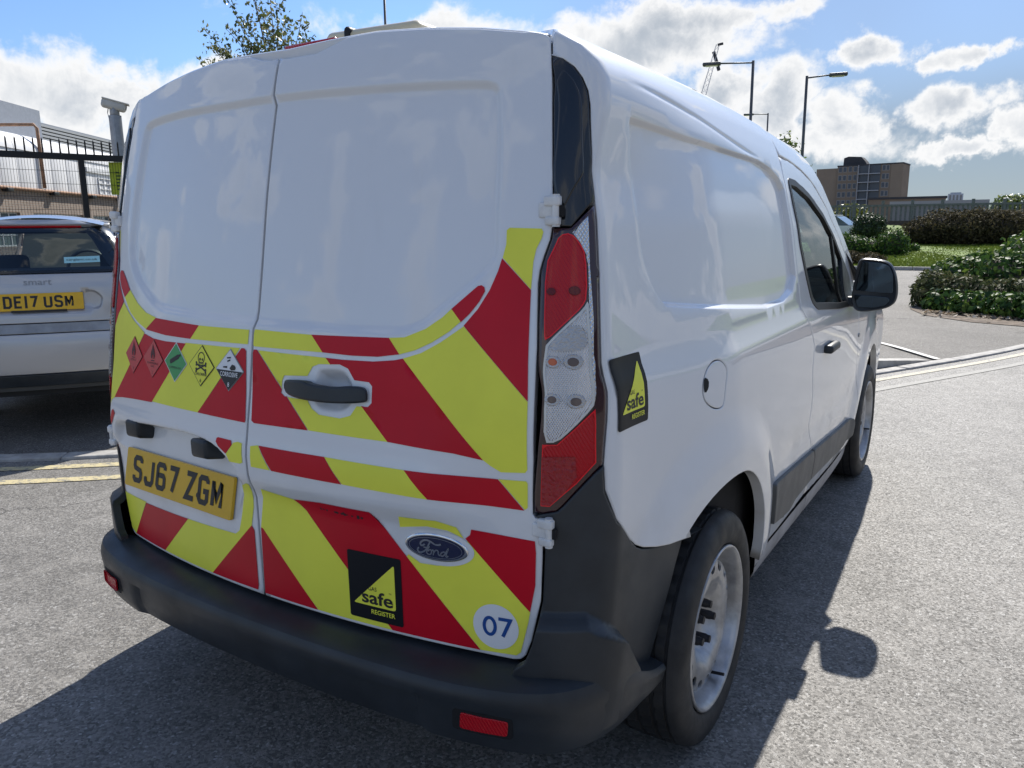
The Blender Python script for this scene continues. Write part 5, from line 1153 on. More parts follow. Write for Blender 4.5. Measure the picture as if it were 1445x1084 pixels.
# ================================================================== FENCE, CAMERA POST, WORKS BUILDING ON THE LEFT
M['fence'] = mat('black_fence_paint', (.006, .007, .008), .42, var=.1)
FA0 = np.array([-9.414, 4.172]); FD = np.array([.3334, .9428]); FD /= np.linalg.norm(FD)
fence = thing('mesh_fence', (-9.4, 4.2, 0), 'black steel fence with a spiked top rail and wire mesh', 'fence')
FMT = Matrix(((FD[0], -FD[1], 0, FA0[0]), (FD[1], FD[0], 0, FA0[1]), (0, 0, 1, 0), (0, 0, 0, 1)))
L0, L1_ = -3.3, 8.2
MB().box((L0, -.03, 2.36), (L1_, .03, 2.44), FMT).mk('top_rail', M['fence'], fence)
MB().box((L0, -.025, .12), (L1_, .025, .17), FMT).mk('bottom_rail', M['fence'], fence)
ps = None
for i in range(5):
    u = .90+2.4*(i-1)
    if ps is None: ps = MB().box((-.035, -.035, 0), (.035, .035, 2.37)).mk('post', M['fence'], fence); o = ps
    else: o = ps.copy(); COL.objects.link(o)
    o.location = FMT @ Vector((u, .0, 0)); o.rotation_euler.z = math.atan2(FD[1], FD[0])
sp0 = None; u = L0+.05
while u < L1_:
    if sp0 is None: sp0 = MB().box((-.009, -.009, 2.44), (.009, .009, 2.60)).add([(-.009, -.009, 2.6), (.009, -.009, 2.6), (.009, .009, 2.6), (-.009, .009, 2.6), (0, 0, 2.635)], [(0, 1, 4), (1, 2, 4), (2, 3, 4), (3, 0, 4)]).mk('spike', M['fence'], fence); o = sp0
    else: o = sp0.copy(); COL.objects.link(o)
    o.location = FMT @ Vector((u, 0, 0)); o.rotation_euler.z = math.atan2(FD[1], FD[0]); u += .1005
m = MB(); u = L0
while u < L1_: m.box((u-.0018, .022, .15), (u+.0018, .026, 2.37), FMT); u += .0335
z = .2
while z < 2.36: m.box((L0, .018, z-.0025), (L1_, .022, z+.0025), FMT); z += .168
o = m.mk('wire_mesh', M['fence'], fence); o['kind'] = 'stuff'
def far(azm, D, tanel=None):                  # a place seen from the pavement side at a bearing and distance
    p = CAM+np.array([math.sin(azm), math.cos(azm), 0])*D; return np.array([p[0], p[1], CAM[2]+(tanel or 0)*D])
p0 = far(-1.0125, 15.2)
cpole = thing('camera_post', (float(p0[0]), float(p0[1]), 0), 'grey steel post carrying a white security camera behind the fence', 'camera post')
PB = Matrix.Translation((float(p0[0]), float(p0[1]), 0))
MB().rbox((-.075, -.075, 0), (.075, .075, 3.35), .012, PB).mk('post', M['metal'], cpole, auto=40)
M['cream'] = mat('off_white_casing', (.55, .54, .50), .45, var=.08)
cr2 = PB @ Matrix.Translation((0, 0, 3.52)) @ Matrix.Rotation(.95, 4, 'Z') @ Matrix.Rotation(.24, 4, 'Y')
m = MB(); m.rbox((-.19, -.075, -.085), (.19, .075, .065), .045, cr2); m.rbox((-.19, -.085, .045), (.23, .085, .072), .012, cr2); m.mk('camera_housing', M['cream'], cpole, auto=40)
m = MB(); m.lathe([(.188, .0005), (.194, .05)], 16, 'x'); m.mk('camera_window', M['dark'], cpole).data.transform(cr2)
m = MB(); m.rbox((-.06, -.06, 3.34), (.06, .06, 3.47), .02, PB); m.tube([PB @ Vector(v) for v in [(-.08, 0, 3.25), (-.2, .02, 3.3), (-.25, .03, 3.42), (-.2, .02, 3.5)]], .008, 6); m.mk('camera_bracket', M['metal'], cpole, auto=40)

# works building
def facade_mt(P0, P1):
    d = np.array(P1)-np.array(P0); d = d/np.linalg.norm(d); return Matrix(((d[0], -d[1], 0, P0[0]), (d[1], d[0], 0, P0[1]), (0, 0, 1, 0), (0, 0, 0, 1)))
def brickmat(name, c1, c2, mortar, bw=.225, bhh=.075):
    m = mat(name, c1, .85); t = m.node_tree; X.nt = t; tc = t.nodes.new('ShaderNodeTexCoord')
    g = t.nodes.new('ShaderNodeNewGeometry'); s3 = t.nodes.new('ShaderNodeSeparateXYZ'); t.links.new(g.outputs['Position'], s3.inputs[0])
    cb = t.nodes.new('ShaderNodeCombineXYZ'); t.links.new((X(s3.outputs[1])*.83-X(s3.outputs[0])*.56).s, cb.inputs[0]); t.links.new(s3.outputs[2], cb.inputs[1])
    br = t.nodes.new('ShaderNodeTexBrick'); t.links.new(cb.outputs[0], br.inputs[0]); br.inputs['Scale'].default_value = 1
    br.inputs['Brick Width'].default_value = bw; br.inputs['Row Height'].default_value = bhh; br.inputs['Mortar Size'].default_value = .010
    for k, c in (('Color1', c1), ('Color2', c2), ('Mortar', mortar)): br.inputs[k].default_value = (*c, 1)
    t.links.new(mixc(sm(noise(g.outputs['Position'], .8, 4), .3, .7)*.35, X(br.outputs[0]), tuple(c*.6 for c in c1)).s, bsdf(m).inputs['Base Color']); return m
M['brick'] = brickmat('buff_brick', (.27, .205, .16), (.20, .15, .115), (.26, .24, .215))
M['clad'] = mat('white_cladding', (.64, .64, .65), .45, var=.06, vscale=.8)
M['grey_clad'] = mat('grey_cladding', (.20, .22, .26), .5, var=.06)
M['louvre'] = mat('grey_louvre', (.34, .35, .37), .5, .2)
M['copper'] = mat('rusty_pipe', (.27, .155, .095), .7, var=.25)
M['wglass'] = mat('window_pane', (.10, .14, .16), .08, 0, .6, .02)
M['frame_w'] = mat('white_frame', (.62, .63, .64), .5)
M['sign'] = mat('lime_sign', (.42, .52, .03), .5, var=.06)
BM = facade_mt((-25.08, 11.52), (-29.51, 17.98))
wk = thing('works_building', (-25.1, 11.5, 0), 'low works building with brick base and white metal cladding behind the fence', 'building')
U0, U1 = -14., 8.2
m = MB()
wins = [(-8.2, -5.4), (-4.2, -1.9), (-.9, .9), (1.7, 5.0), (5.75, 7.2)]
e = U0
for a, b in wins+[(U1, None)]:
    m.box((e, 0, 0), (a, .30, 2.83), BM)
    if b is not None: m.box((a, 0, 0), (b, .30, 1.05), BM); m.box((a, 0, 2.12), (b, .30, 2.83), BM); e = b
m.mk('brick_wall', M['brick'], wk)
for a, b in wins:
    f = MB(); nb = max(2, int((b-a)/.42))
    for i in range(nb+1): u = a+(b-a)*i/nb; f.box((u-.022, .10, 1.05), (u+.022, .16, 2.12), BM)
    for zz in (1.07, 1.40, 1.76, 2.10): f.box((a, .105, zz-.02), (b, .155, zz+.02), BM)
    fo_ = f.mk('window', M['frame_w'], wk); MB().box((a, .12, 1.05), (b, .13, 2.12), BM).mk('pane', M['wglass'], fo_)
pn = None; u = U0
while u < U1-.5:
    if pn is None: pn = MB().rbox((0, -.06, 2.83), (.985, .04, 4.10), .012).mk('cladding_panel', M['clad'], wk, auto=40); o = pn
    else: o = pn.copy(); COL.objects.link(o)
    o.matrix_basis = WM['panel'] if False else BM @ Matrix.Translation((u, 0, 0)); o.matrix_parent_inverse = WM[wk.name].inverted(); u += 1.0
ev = None; u = U0
while u < U1-1:
    V = []; prf = [(-.06, 4.10)]+[(-.10+.62*(1-math.cos(t))*.9, 4.08+.60*math.sin(t)) for t in np.linspace(.05, PI/2, 9)]+[(2.6, 4.72), (2.6, 4.05)]
    if ev is None:
        V = [(x, y, z) for x in (0, 2.94) for y, z in prf]; n = len(prf)
        ev = obj('eave_panel', mesh('eave_panel', V, [(i, i+1, n+i+1, n+i) for i in range(n-1)]+[tuple(range(n))[::-1], tuple(range(n, 2*n))], M['clad']), wk); o = ev
        ev.data.polygons.foreach_set('use_smooth', [True]*len(ev.data.polygons)); ev.data.set_sharp_from_angle(angle=rad(35))
    else: o = ev.copy(); COL.objects.link(o)
    o.matrix_basis = BM @ Matrix.Translation((u, 0, 0)); o.matrix_parent_inverse = WM[wk.name].inverted(); u += 2.97
m = MB(); m.box((U0, .31, 0), (U1-.3, 9, 4.0), BM); m.mk('hall', M['clad'], wk)
MB().box((-12, 2.2, 4.6), (7.0, 8, 6.15), BM).mk('roof_plant_room', M['grey_clad'], wk)
for i in range(5):
    MB().rbox((7.0, 2.25+1.15*i, 4.62), (7.08, 3.36+1.15*i, 5.35), .01, BM).mk('plant_panel', M['clad'], wk, auto=40); MB().rbox((7.0, 2.25+1.15*i, 5.38), (7.08, 3.36+1.15*i, 6.12), .01, BM).mk('plant_panel', M['clad'], wk, auto=40)
for i in range(14): MB().box((15, 6.98, 4.55+.17*i), (34, 7.2, 4.66+.17*i), BM).mk('louvre_slat', M['louvre'], wk)
MB().box((15, 7.15, 0), (34, 9, 6.98), BM).mk('louvre_backing', M['grey_clad'], wk)
for i in range(6): MB().box((5.0+i*2.8, 7.1, 5.9), (5.2+i*2.8, 7.5, 6.0), BM) if False else None
MB().tube([BM @ Vector(v) for v in [(2.3, 2.1, 5.0), (2.3, .9, 5.02), (2.3, -.02, 5.02), (2.3, -.12, 4.9), (2.3, -.14, 2.95)]], .055, 8).mk('pipe', M['copper'], wk, smooth=True)
m = MB(); m.tube([BM @ Vector((u, -.12, 2.87)) for u in np.linspace(U0, U1, 30)], .05, 8); m.mk('pipe', M['copper'], wk, smooth=True)
for u in (-6, -2, .2, 2.9, 5.6, 8.0): MB().rbox((u-.16, -.22, 2.74), (u+.16, -.02, 2.86), .02, BM).mk('flood_lamp', M['fence'], wk, auto=40)
m = MB(); m.box((8.15, -.05, 2.83), (8.3, .9, 4.4), BM); m.box((5.4, -.13, 3.72), (8.1, -.05, 3.90), BM); m.mk('cladding_trim', M['frame_w'], wk)
f = MB()
for i in range(5): f.box((6.3+i*.42, -.10, 2.95), (6.34+i*.42, -.06, 3.55), BM)
for zz in (2.95, 3.15, 3.35, 3.55): f.box((6.3, -.10, zz-.015), (8.0, -.06, zz+.015), BM)
f.mk('vent_grille', M['frame_w'], wk)
sp0_ = FMT @ Vector((2.0, .06, 0))
sg = thing('sign_board', tuple(sp0_), 'lime green sign board fixed to the mesh fence beside the white van', 'sign')
MB().box((1.245, .035, 1.92), (2.75, .050, 2.355), FMT).mk('board', M['sign'], sg)
M['sign_ink'] = mat('dark_green_print', (.05, .11, .03), .6)
MB().box((1.42, .030, 2.26), (1.6, .034, 2.34), FMT).mk('logo', mat('sign_logo_blue', (.05, .2, .3), .5), sg)
rw = random.Random(4)
for r_ in range(6):
    m = MB(); u = 1.32
    while u < 2.6:
        wd_ = rw.uniform(.03, .09); m.box((u, .030, 2.21-.045*r_), (u+wd_, .034, 2.228-.045*r_), FMT); u += wd_+.02
    m.mk('print_line', M['sign_ink'], sg)

# ================================================================== VEGETATION
def leafmat(name, cols, rough=.45, spec=.5, tr=.25):
    m = bpy.data.materials.new(name); m.use_nodes = True; t = m.node_tree; X.nt = t; b = bsdf(m)
    g = t.nodes.new('ShaderNodeNewGeometry'); rp = t.nodes.new('ShaderNodeValToRGB'); t.links.new(g.outputs['Random Per Island'], rp.inputs[0])
    for i, c in enumerate(cols):
        e = rp.color_ramp.elements[i] if i < 2 else rp.color_ramp.elements.new(i/(len(cols)-1)); e.position = i/(len(cols)-1); e.color = (*c, 1)
    t.links.new(rp.outputs[0], b.inputs['Base Color']); b.inputs['Roughness'].default_value = rough; b.inputs['Specular IOR Level'].default_value = spec
    tl = t.nodes.new('ShaderNodeBsdfTranslucent'); t.links.new(rp.outputs[0], tl.inputs[0]); mx = t.nodes.new('ShaderNodeMixShader'); mx.inputs[0].default_value = tr
    o = t.nodes['Material Output']; t.links.new(b.outputs[0], mx.inputs[1]); t.links.new(tl.outputs[0], mx.inputs[2]); t.links.new(mx.outputs[0], o.inputs[0]); return m
M['ivy'] = leafmat('ivy_leaves', [(.018, .045, .012), (.035, .085, .018), (.075, .14, .025), (.15, .22, .04)], .55, .22)
M['shrub'] = leafmat('dull_shrub_leaves', [(.035, .045, .02), (.06, .075, .028), (.10, .12, .045), (.14, .12, .06)], .65, .2)
M['hedge'] = leafmat('dark_hedge_leaves', [(.025, .024, .012), (.05, .044, .022), (.09, .075, .038), (.14, .115, .06)], .8, .15)
M['leaf'] = leafmat('tree_leaves', [(.04, .07, .015), (.07, .11, .025), (.12, .17, .04), (.20, .22, .07)], .4, tr=.4)
M['conif'] = leafmat('dark_green_leaves', [(.012, .026, .012), (.025, .05, .018), (.045, .08, .025), (.07, .11, .03)], .5)
M['yellowleaf'] = leafmat('yellow_green_leaves', [(.10, .13, .02), (.16, .18, .03), (.22, .23, .04)], .5)
M['bark'] = mat('bark', (.09, .075, .06), .9, var=.35, vscale=12, bump=.01, bscale=30)
M['litter'] = leafmat('dry_leaves', [(.16, .10, .05), (.30, .22, .13), (.55, .50, .42), (.10, .07, .04)], .8)
def leaves(name, pts, nrm, size, m, parent, seed=1, asp=1.5, droop=0.):
    r = np.random.default_rng(seed); n = len(pts); s = size*r.uniform(.6, 1.3, n)[:, None]
    d = nrm+r.normal(0, .55, (n, 3)); d /= np.linalg.norm(d, axis=1)[:, None]+1e-9
    a = np.cross(d, r.normal(0, 1, (n, 3))); a[:, 2] -= droop; a -= d*np.sum(a*d, 1)[:, None]; a /= np.linalg.norm(a, axis=1)[:, None]+1e-9; b = np.cross(d, a)
    A = pts-a*s*asp*.5; C = pts+a*s*asp*.5; Bq = pts+b*s*.5+d*s*.14; Dq = pts-b*s*.5+d*s*.14
    V = np.stack([A, Bq, C, Dq], 1).reshape(-1, 3)
    me = bpy.data.meshes.new(name); me.vertices.add(4*n); me.vertices.foreach_set('co', V.astype(np.float32).ravel())
    i = np.arange(n)*4; T = np.stack([i, i+1, i+2, i, i+2, i+3], 1).ravel().astype(np.int32)
    me.loops.add(6*n); me.loops.foreach_set('vertex_index', T); me.polygons.add(2*n); me.polygons.foreach_set('loop_start', np.arange(0, 6*n, 3, dtype=np.int32))
    me.materials.append(m); me.update(calc_edges=True); me.validate(); return obj(name, me, parent)
def fillpts(blobs, n, seed, shell=.75):
    r = np.random.default_rng(seed); vol = np.array([b[3]*b[4]*b[5] for b in blobs])**.67; P = []; N = []
    for bl, k in zip(blobs, (vol/vol.sum()*n).astype(int)):
        d = r.normal(0, 1, (k, 3)); d /= np.linalg.norm(d, axis=1)[:, None]; rr = 1-(1-shell)*r.random(k)**1.3*1.6
        lump = 1+.10*np.sin(d[:, 0]*7+bl[0]*3)*np.sin(d[:, 1]*6+bl[1]*2)+.08*np.sin(d[:, 2]*9+bl[0])+.05*r.normal(0, 1, k)
        p = np.array(bl[:3])+d*np.array(bl[3:6])*(rr*lump)[:, None]; P.append(p); N.append(d)
    P = np.concatenate(P); N = np.concatenate(N); k = P[:, 2] > .02+0*P[:, 0]; return P[k], N[k]
def core(blobs, m, parent, k=.80):
    mb = MB()
    for x, y, z, a, b, c in blobs:
        n1, n2 = 16, 9; V = [(x+a*k*math.cos(2*PI*i/n1)*math.sin(PI*j/n2), y+b*k*math.sin(2*PI*i/n1)*math.sin(PI*j/n2), z+c*k*math.cos(PI*j/n2)) for j in range(n2+1) for i in range(n1)]
        mb.add(V, [(j*n1+i, (j+1)*n1+i, (j+1)*n1+(i+1) % n1, j*n1+(i+1) % n1) for j in range(n2) for i in range(n1)])
    return mb.mk('foliage_core', m, parent)  # solid ellipsoids added behind the leaves to block see-through
def bush(name, blobs, n, size, m, label, cat_, seed, group=None, asp=1.5):
    b0 = np.array(blobs); t = thing(name, (float(b0[:, 0].mean()), float(b0[:, 1].mean()), 0), label, cat_, group)
    P, N = fillpts(blobs, n, seed); leaves('foliage', P, N, size, m, t, seed, asp); core(blobs, M['bark'], t, .72); return t
# ivy-covered bush and low shrubs on the bed at the right
def R_(azm, D, z): p = far(azm, D); return [p[0], p[1], z]
bush('ivy_bush', [R_(-.002, 17.2, .42)+[.85, .8, .46], R_(-.036, 17.2, .36)+[.62, .8, .42], R_(.035, 17.6, .45)+[1.2, .9, .55], R_(.026, 18.6, .72)+[.55, .7, .58], R_(.075, 17.8, .65)+[1.2, 1.0, .75]], 15000, .075, M['ivy'], 'glossy ivy-covered bush above the low shrubs', 'bush', 11)
bush('low_shrub', [R_(-.062, 15.4, .26)+[.34, .5, .36], R_(-.036, 15.1, .24)+[.42, .5, .34], R_(-.004, 15.0, .20)+[.45, .5, .31], R_(.030, 15.0, .24)+[.5, .5, .34], R_(.07, 15.2, .26)+[.6, .6, .38]], 13000, .042, M['shrub'], 'dull green low shrub in front of the ivy bush', 'shrub', 12, asp=2.6)
bush('ground_ivy', [R_(-.045, 14.7, .12)+[.4, .35, .24], R_(-.012, 14.25, .12)+[.5, .35, .25], R_(.022, 14.0, .13)+[.55, .4, .26], R_(.06, 13.8, .14)+[.7, .45, .28]], 5200, .07, M['ivy'], 'trailing ivy along the foot of the low shrub', 'ivy', 13)
lp = []; r = np.random.default_rng(5)
for i in range(420):
    a_ = r.uniform(-.07, .09); D = 13.75-.9*(a_+.07)*4+abs(r.normal(0, .32))*-1+.5; p = far(a_, D); lp.append((p[0], p[1], .035+.01*r.random()))
lo_ = leaves('leaf_litter', np.array(lp), np.tile([0, 0, 1.], (len(lp), 1)), .05, M['litter'], None, 6); lo_['kind'] = 'stuff'
# lawn bushes and hedge
def zb(p): return float(bank(p[0], p[1]))
def bushat(name, specs, n, size, m, label, cat_, seed, asp=1.6):
    bl = []
    for a_, D, z0, ra, rb_, rc in specs: p = far(a_, D); bl.append([p[0], p[1], zb(p)+z0, ra, rb_, rc])
    return bush(name, bl, n, size, m, label, cat_, seed, None, asp)
bushat('long_hedge', [(-.079, 42, .55, .85, 1.1, .72), (-.058, 42, .68, 1.3, 1.3, .86), (-.02, 42.2, .70, 1.4, 1.3, .88), (.012, 42.5, .70, 1.5, 1.3, .86), (.05, 43, .70, 1.9, 1.3, .86), (-.038, 41.8, .64, 1.2, 1.3, .86), (-.001, 42, .64, 1.2, 1.3, .84)], 30000, .07, M['hedge'], 'long dark brown hedge at the back of the lawn', 'hedge', 21, 2.4)
bushat('dome_bush', [(-.1335, 40, .85, .74, .7, .72)], 7500, .06, M['conif'], 'clipped dark dome bush beside the white car', 'bush', 22)
bushat('ivy_mound', [(-.150, 35, .30, .75, .8, .52), (-.130, 35, .26, .6, .8, .44), (-.106, 34.5, .40, .58, .7, .66), (-.17, 35, .36, .8, .8, .6)], 10000, .07, M['ivy'], 'rounded ivy mound on the lawn in front of the dome bush', 'bush', 23)
bushat('lawn_shrub', [(-.094, 36.5, .12, .30, .3, .30), (-.086, 36.8, .12, .26, .3, .24)], 900, .07, M['ivy'], 'tiny bright shrub between the ivy mound and the long hedge', 'shrub', 24)
bushat('border_hedge', [(-.155, 29.5, .18, .9, .5, .30), (-.185, 29.5, .18, .9, .5, .30), (-.128, 29.2, .15, .5, .5, .26)], 6000, .06, M['hedge'], 'low brownish hedge at the left edge of the lawn', 'hedge', 25)
# grass on the lawn
r = np.random.default_rng(8); gp = np.stack([r.uniform(-7, 12, 42000), 27.05+r.random(42000)**1.4*20], 1)
ga = leaves('grass', np.stack([gp[:, 0], gp[:, 1], bank(gp[:, 0], gp[:, 1])+.045], 1), np.tile([.0, -1., .25], (len(gp), 1)), .035, leafmat('grass_blades', [(.09, .13, .02), (.14, .19, .03), (.20, .24, .05)], .8, .1), None, 9, 3.); ga['kind'] = 'stuff'
# trees
def tree(name, label, base, h, tr, blobs, n, size, m, seed, limbs=7, spray=None):
    t = thing(name, (float(base[0]), float(base[1]), 0), label, 'tree'); r = np.random.default_rng(seed); mb = MB(); bz_ = base[2] if len(base) > 2 else 0
    top = np.array([b[:3] for b in blobs]).mean(0); mb.tube([(base[0], base[1], bz_), (base[0]*.7+top[0]*.3, base[1]*.7+top[1]*.3, bz_+h*.45), (top[0], top[1], bz_+h*.9)], tr, 10, r2=tr*.25)
    for b in blobs:
        s_ = np.array([base[0], base[1], bz_])*.5+top*.5; e_ = np.array(b[:3]); mb.tube([tuple(s_), tuple((s_+e_)/2+r.normal(0, .15, 3)), tuple(e_+[0, 0, b[5]*.5])], tr*.35, 6, r2=tr*.08)
    mb.mk('trunk', M['bark'], t, smooth=True); P, N = fillpts(blobs, n, seed, .35)
    leaves('crown', P, N, size, m, t, seed, 1.8); return t
# birch behind the van: thin drooping sprays
bp_ = far(-.842, 15.0); bt = thing('birch_tree', (float(bp_[0]), float(bp_[1]), 0), 'birch tree with thin wind-blown sprays above the van roof', 'tree')
r = np.random.default_rng(31); mb = MB(); mb.tube([(bp_[0], bp_[1], 0), (bp_[0]+.05, bp_[1]+.05, 2.2), (bp_[0], bp_[1], 3.9)], .10, 10, r2=.03)
tw = []; LPp = []; LN = []
rt_, fw_ = np.array([math.cos(.842), math.sin(.842), 0]), np.array([-math.sin(.842), math.cos(.842), 0])
tips = [(-1.15, 4.3), (-1.05, 4.75), (1.2, 4.35), (-.86, 4.15), (-.70, 4.75), (-.62, 5.2), (-.42, 5.05), (-.30, 5.55), (-.12, 5.35), (.02, 5.5), (.12, 4.95), (.22, 4.5), (.42, 4.75), (.30, 5.15), (.55, 4.85), (.62, 4.35), (.78, 4.55), (.95, 4.3), (1.05, 4.05), (-.95, 3.9), (-.55, 4.3), (-.1, 4.5), (.1, 4.1), (-.8, 4.5), (.72, 4.1)]
for rep in range(2):
    for u_, z_ in tips:
        if rep: u_ += r.normal(0, .12); z_ += r.normal(-.2, .2)
        dp = r.normal(0, .35); end = bp_*[1, 1, 0]+rt_*u_+fw_*dp+[0, 0, z_]; st_ = bp_*[1, 1, 0]+[0, 0, r.uniform(2.6, 3.7)]
        mid = (st_+end)/2+rt_*(-.15)*np.sign(u_)*0+[0, 0, .25]+rt_*.12
        C_ = np.array([(1-t)**2*st_+2*t*(1-t)*mid+t*t*end for t in np.linspace(0, 1, 12)]); mb.tube([tuple(c) for c in C_], .014, 5, r2=.003)
        for k in range(85):
            t = 1-r.random()**1.5*.75; c = (1-t)**2*st_+2*t*(1-t)*mid+t*t*end; LPp.append(c+r.normal(0, .055, 3)+rt_*abs(r.normal(0, .06))); LN.append(r.normal(0, 1, 3))
for k in range(1000):
    u_ = r.normal(-.25, .33); LPp.append(bp_*[1, 1, 0]+rt_*u_+fw_*r.normal(0, .35)+[0, 0, 3.65+abs(r.normal(0, .42))]); LN.append(r.normal(0, 1, 3))
mb.mk('trunk', M['bark'], bt, smooth=True)
M['birch'] = leafmat('birch_leaves', [(.04, .06, .014), (.08, .10, .025), (.13, .15, .045), (.24, .22, .11)], .4, tr=.4)
leaves('crown', np.array(LPp), np.array(LN), .044, M['birch'], bt, 33, 1.9, .9)
a_ = far(-.231, 70, .088); tree('roadside_tree', 'round tree top showing above the van bonnet line beside a lamp post', (a_[0], a_[1], 0), 7, .2, [[a_[0], a_[1], a_[2]-.4, 1.5, 1.5, 1.9], [a_[0]+.8, a_[1], a_[2]-1.6, 1.4, 1.4, 1.4], [a_[0]-1.1, a_[1], a_[2]-1.5, 1.4, 1.4, 1.4]], 2600, .22, M['leaf'], 41)
a_ = far(.006, 95, .02); tree('leafy_tree', 'leafy green tree rising behind the railings at the right edge', (a_[0], a_[1], 0), 4.5, .2, [[a_[0], a_[1], a_[2]-.2, 2.1, 2., 1.6], [a_[0]+3, a_[1], a_[2]-.4, 2.4, 2., 1.8], [a_[0]-1.4, a_[1], a_[2]-.9, 1.2, 1.2, 1.1]], 4200, .24, M['leaf'], 42)
a_ = far(-.152, 85, .012); tree('yellow_tree', 'yellow green tree in front of the tower block foot', (a_[0], a_[1], 0), 3, .15, [[a_[0], a_[1], a_[2]+.1, 1.9, 1.5, 1.2], [a_[0]-2.2, a_[1], a_[2]-.4, 1.5, 1.5, .9]], 2600, .22, M['yellowleaf'], 43)

# ================================================================== RAILINGS, STREET LIGHTS, FAR BUILDINGS
M['conc2'] = mat('weathered_concrete', (.15, .155, .16), .85, var=.2)
p1, p2 = far(-.215, 62), far(.10, 66); d_ = (p2-p1)[:2]; LF = float(np.linalg.norm(d_)); RMm = facade_mt(p1[:2], p2[:2]); zb0 = 1.30
rl_ = thing('concrete_railing', (float(p1[0]), float(p1[1]), 0), 'concrete post and pale railing along the bank behind the hedge', 'railing')
MB().box((0, -.10, zb0+1.52), (LF, .10, zb0+1.66), RMm).mk('top_rail', M['conc2'], rl_); MB().box((0, -.15, -1), (LF, .15, zb0+.52), RMm).mk('base_wall', mat('dark_brick', (.09, .07, .06), .9, var=.2), rl_)
o0 = None; u = .2
while u < LF:
    if o0 is None: o0 = MB().box((-.09, -.09, zb0+.5), (.09, .09, zb0+1.95)).mk('post', M['conc2'], rl_); o = o0
    else: o = o0.copy(); COL.objects.link(o)
    o.matrix_basis = RMm @ Matrix.Translation((u, 0, 0)); o.matrix_parent_inverse = WM[rl_.name].inverted(); u += 1.9
m = MB(); u = .2
while u < LF: m.box((u-.06, -.05, zb0+.5), (u+.06, .05, zb0+1.52), RMm); u += .30
m.mk('pale', M['conc2'], rl_)
M['lampm'] = mat('lamp_post_grey', (.10, .105, .11), .5, .4)
def street_lamp(azm, D, h, arm, side, label, cool=1):
    p = far(azm, D); t = thing('street_lamp', (float(p[0]), float(p[1]), 0), label, 'street lamp', 'street lamps along the road ahead'); L = Matrix.Translation((float(p[0]), float(p[1]), 0)) @ Matrix.Rotation(-azm+.0, 4, 'Z')
    MB().tube([L @ Vector((0, 0, 0)), L @ Vector((0, 0, 1.4))], .10, 12).tube([L @ Vector((0, 0, 1.4)), L @ Vector((0, 0, h))], .066, 12, r2=.055).mk('post', M['lampm'], t, smooth=True)
    MB().tube([L @ Vector((0, 0, h-.08)), L @ Vector((side*arm, 0, h-.02))], .032, 8).mk('arm', M['lampm'], t, smooth=True)
    m = MB(); m.rbox((-.36, -.14, -.07), (.36, .14, .07), .06, L @ Matrix.Translation((side*(arm+.25), 0, h-.03))); o = m.mk('lamp_head', M['lampm'], t, auto=50)
    MB().rbox((-.24, -.11, -.03), (.24, .11, .03), .03, L @ Matrix.Translation((side*(arm+.25), 0, h-.09))).mk('lamp_glass', M['lens_clear'], o, auto=50)
street_lamp(-.2705, 34, CAM[2]+.1925*34, 1.35, -1, 'tall street lamp with its arm to the left, nearest the crane')
street_lamp(-.2105, 36, CAM[2]+.1715*36, .95, 1, 'street lamp with its arm to the right, beside the tower block')
street_lamp(-.2510, 62, CAM[2]+.1330*62, 1.1, -1, 'small far street lamp behind the left armed one')
street_lamp(-.7075, 38, 14, 1.3, 1, 'lamp post rising behind the beacon on the van roof')
# far white car
wc = far(-.171, 46); wcz = zb(wc); WCM = Matrix.Translation((float(wc[0]), float(wc[1]), .55)) @ Matrix.Rotation(-.15, 4, 'Z')
wt = thing('white_car', (float(wc[0]), float(wc[1]), .55), 'white car half hidden behind the van pillar and ivy mound', 'car')
def car_side(P): return P
bodyp = [(-2.1, .35), (2.1, .35), (2.15, .62), (1.95, .84), (1.0, .93), (-1.5, .95), (-2.1, .85)]; cab = [(-1.6, .94), (1.05, .92), (.35, 1.42), (-.1, 1.48), (-.95, 1.46)]
RX = Matrix.Rotation(PI/2, 4, 'X')
m = MB(); m.prism(rounded(bodyp, .15), -.86, .86, WCM @ RX); m.mk('body', M['paint'], wt, auto=40)
m = MB(); m.prism(rounded(cab, .12), -.70, .70, WCM @ RX); m.mk('glasshouse', M['wglass'], wt, auto=40)
MB().rbox((-.95, -.66, 1.45), (.25, .66, 1.50), .02, WCM).mk('roof', M['paint'], wt, auto=40)
for x in (-1.3, 1.3):
    for s in (-1, 1): MB().lathe([(-.1, .0005), (-.1, .30), (.1, .30), (.1, .0005)], 20, 'y', (x, s*.78, .31)).mk('wheel', M['rubber'], wt).data.transform(WCM)
MB().box((-3, -3, -.6), (4, 3, .0), WCM).mk('verge', M['lawn'])
bpy.data.objects['verge']['kind'] = 'structure'
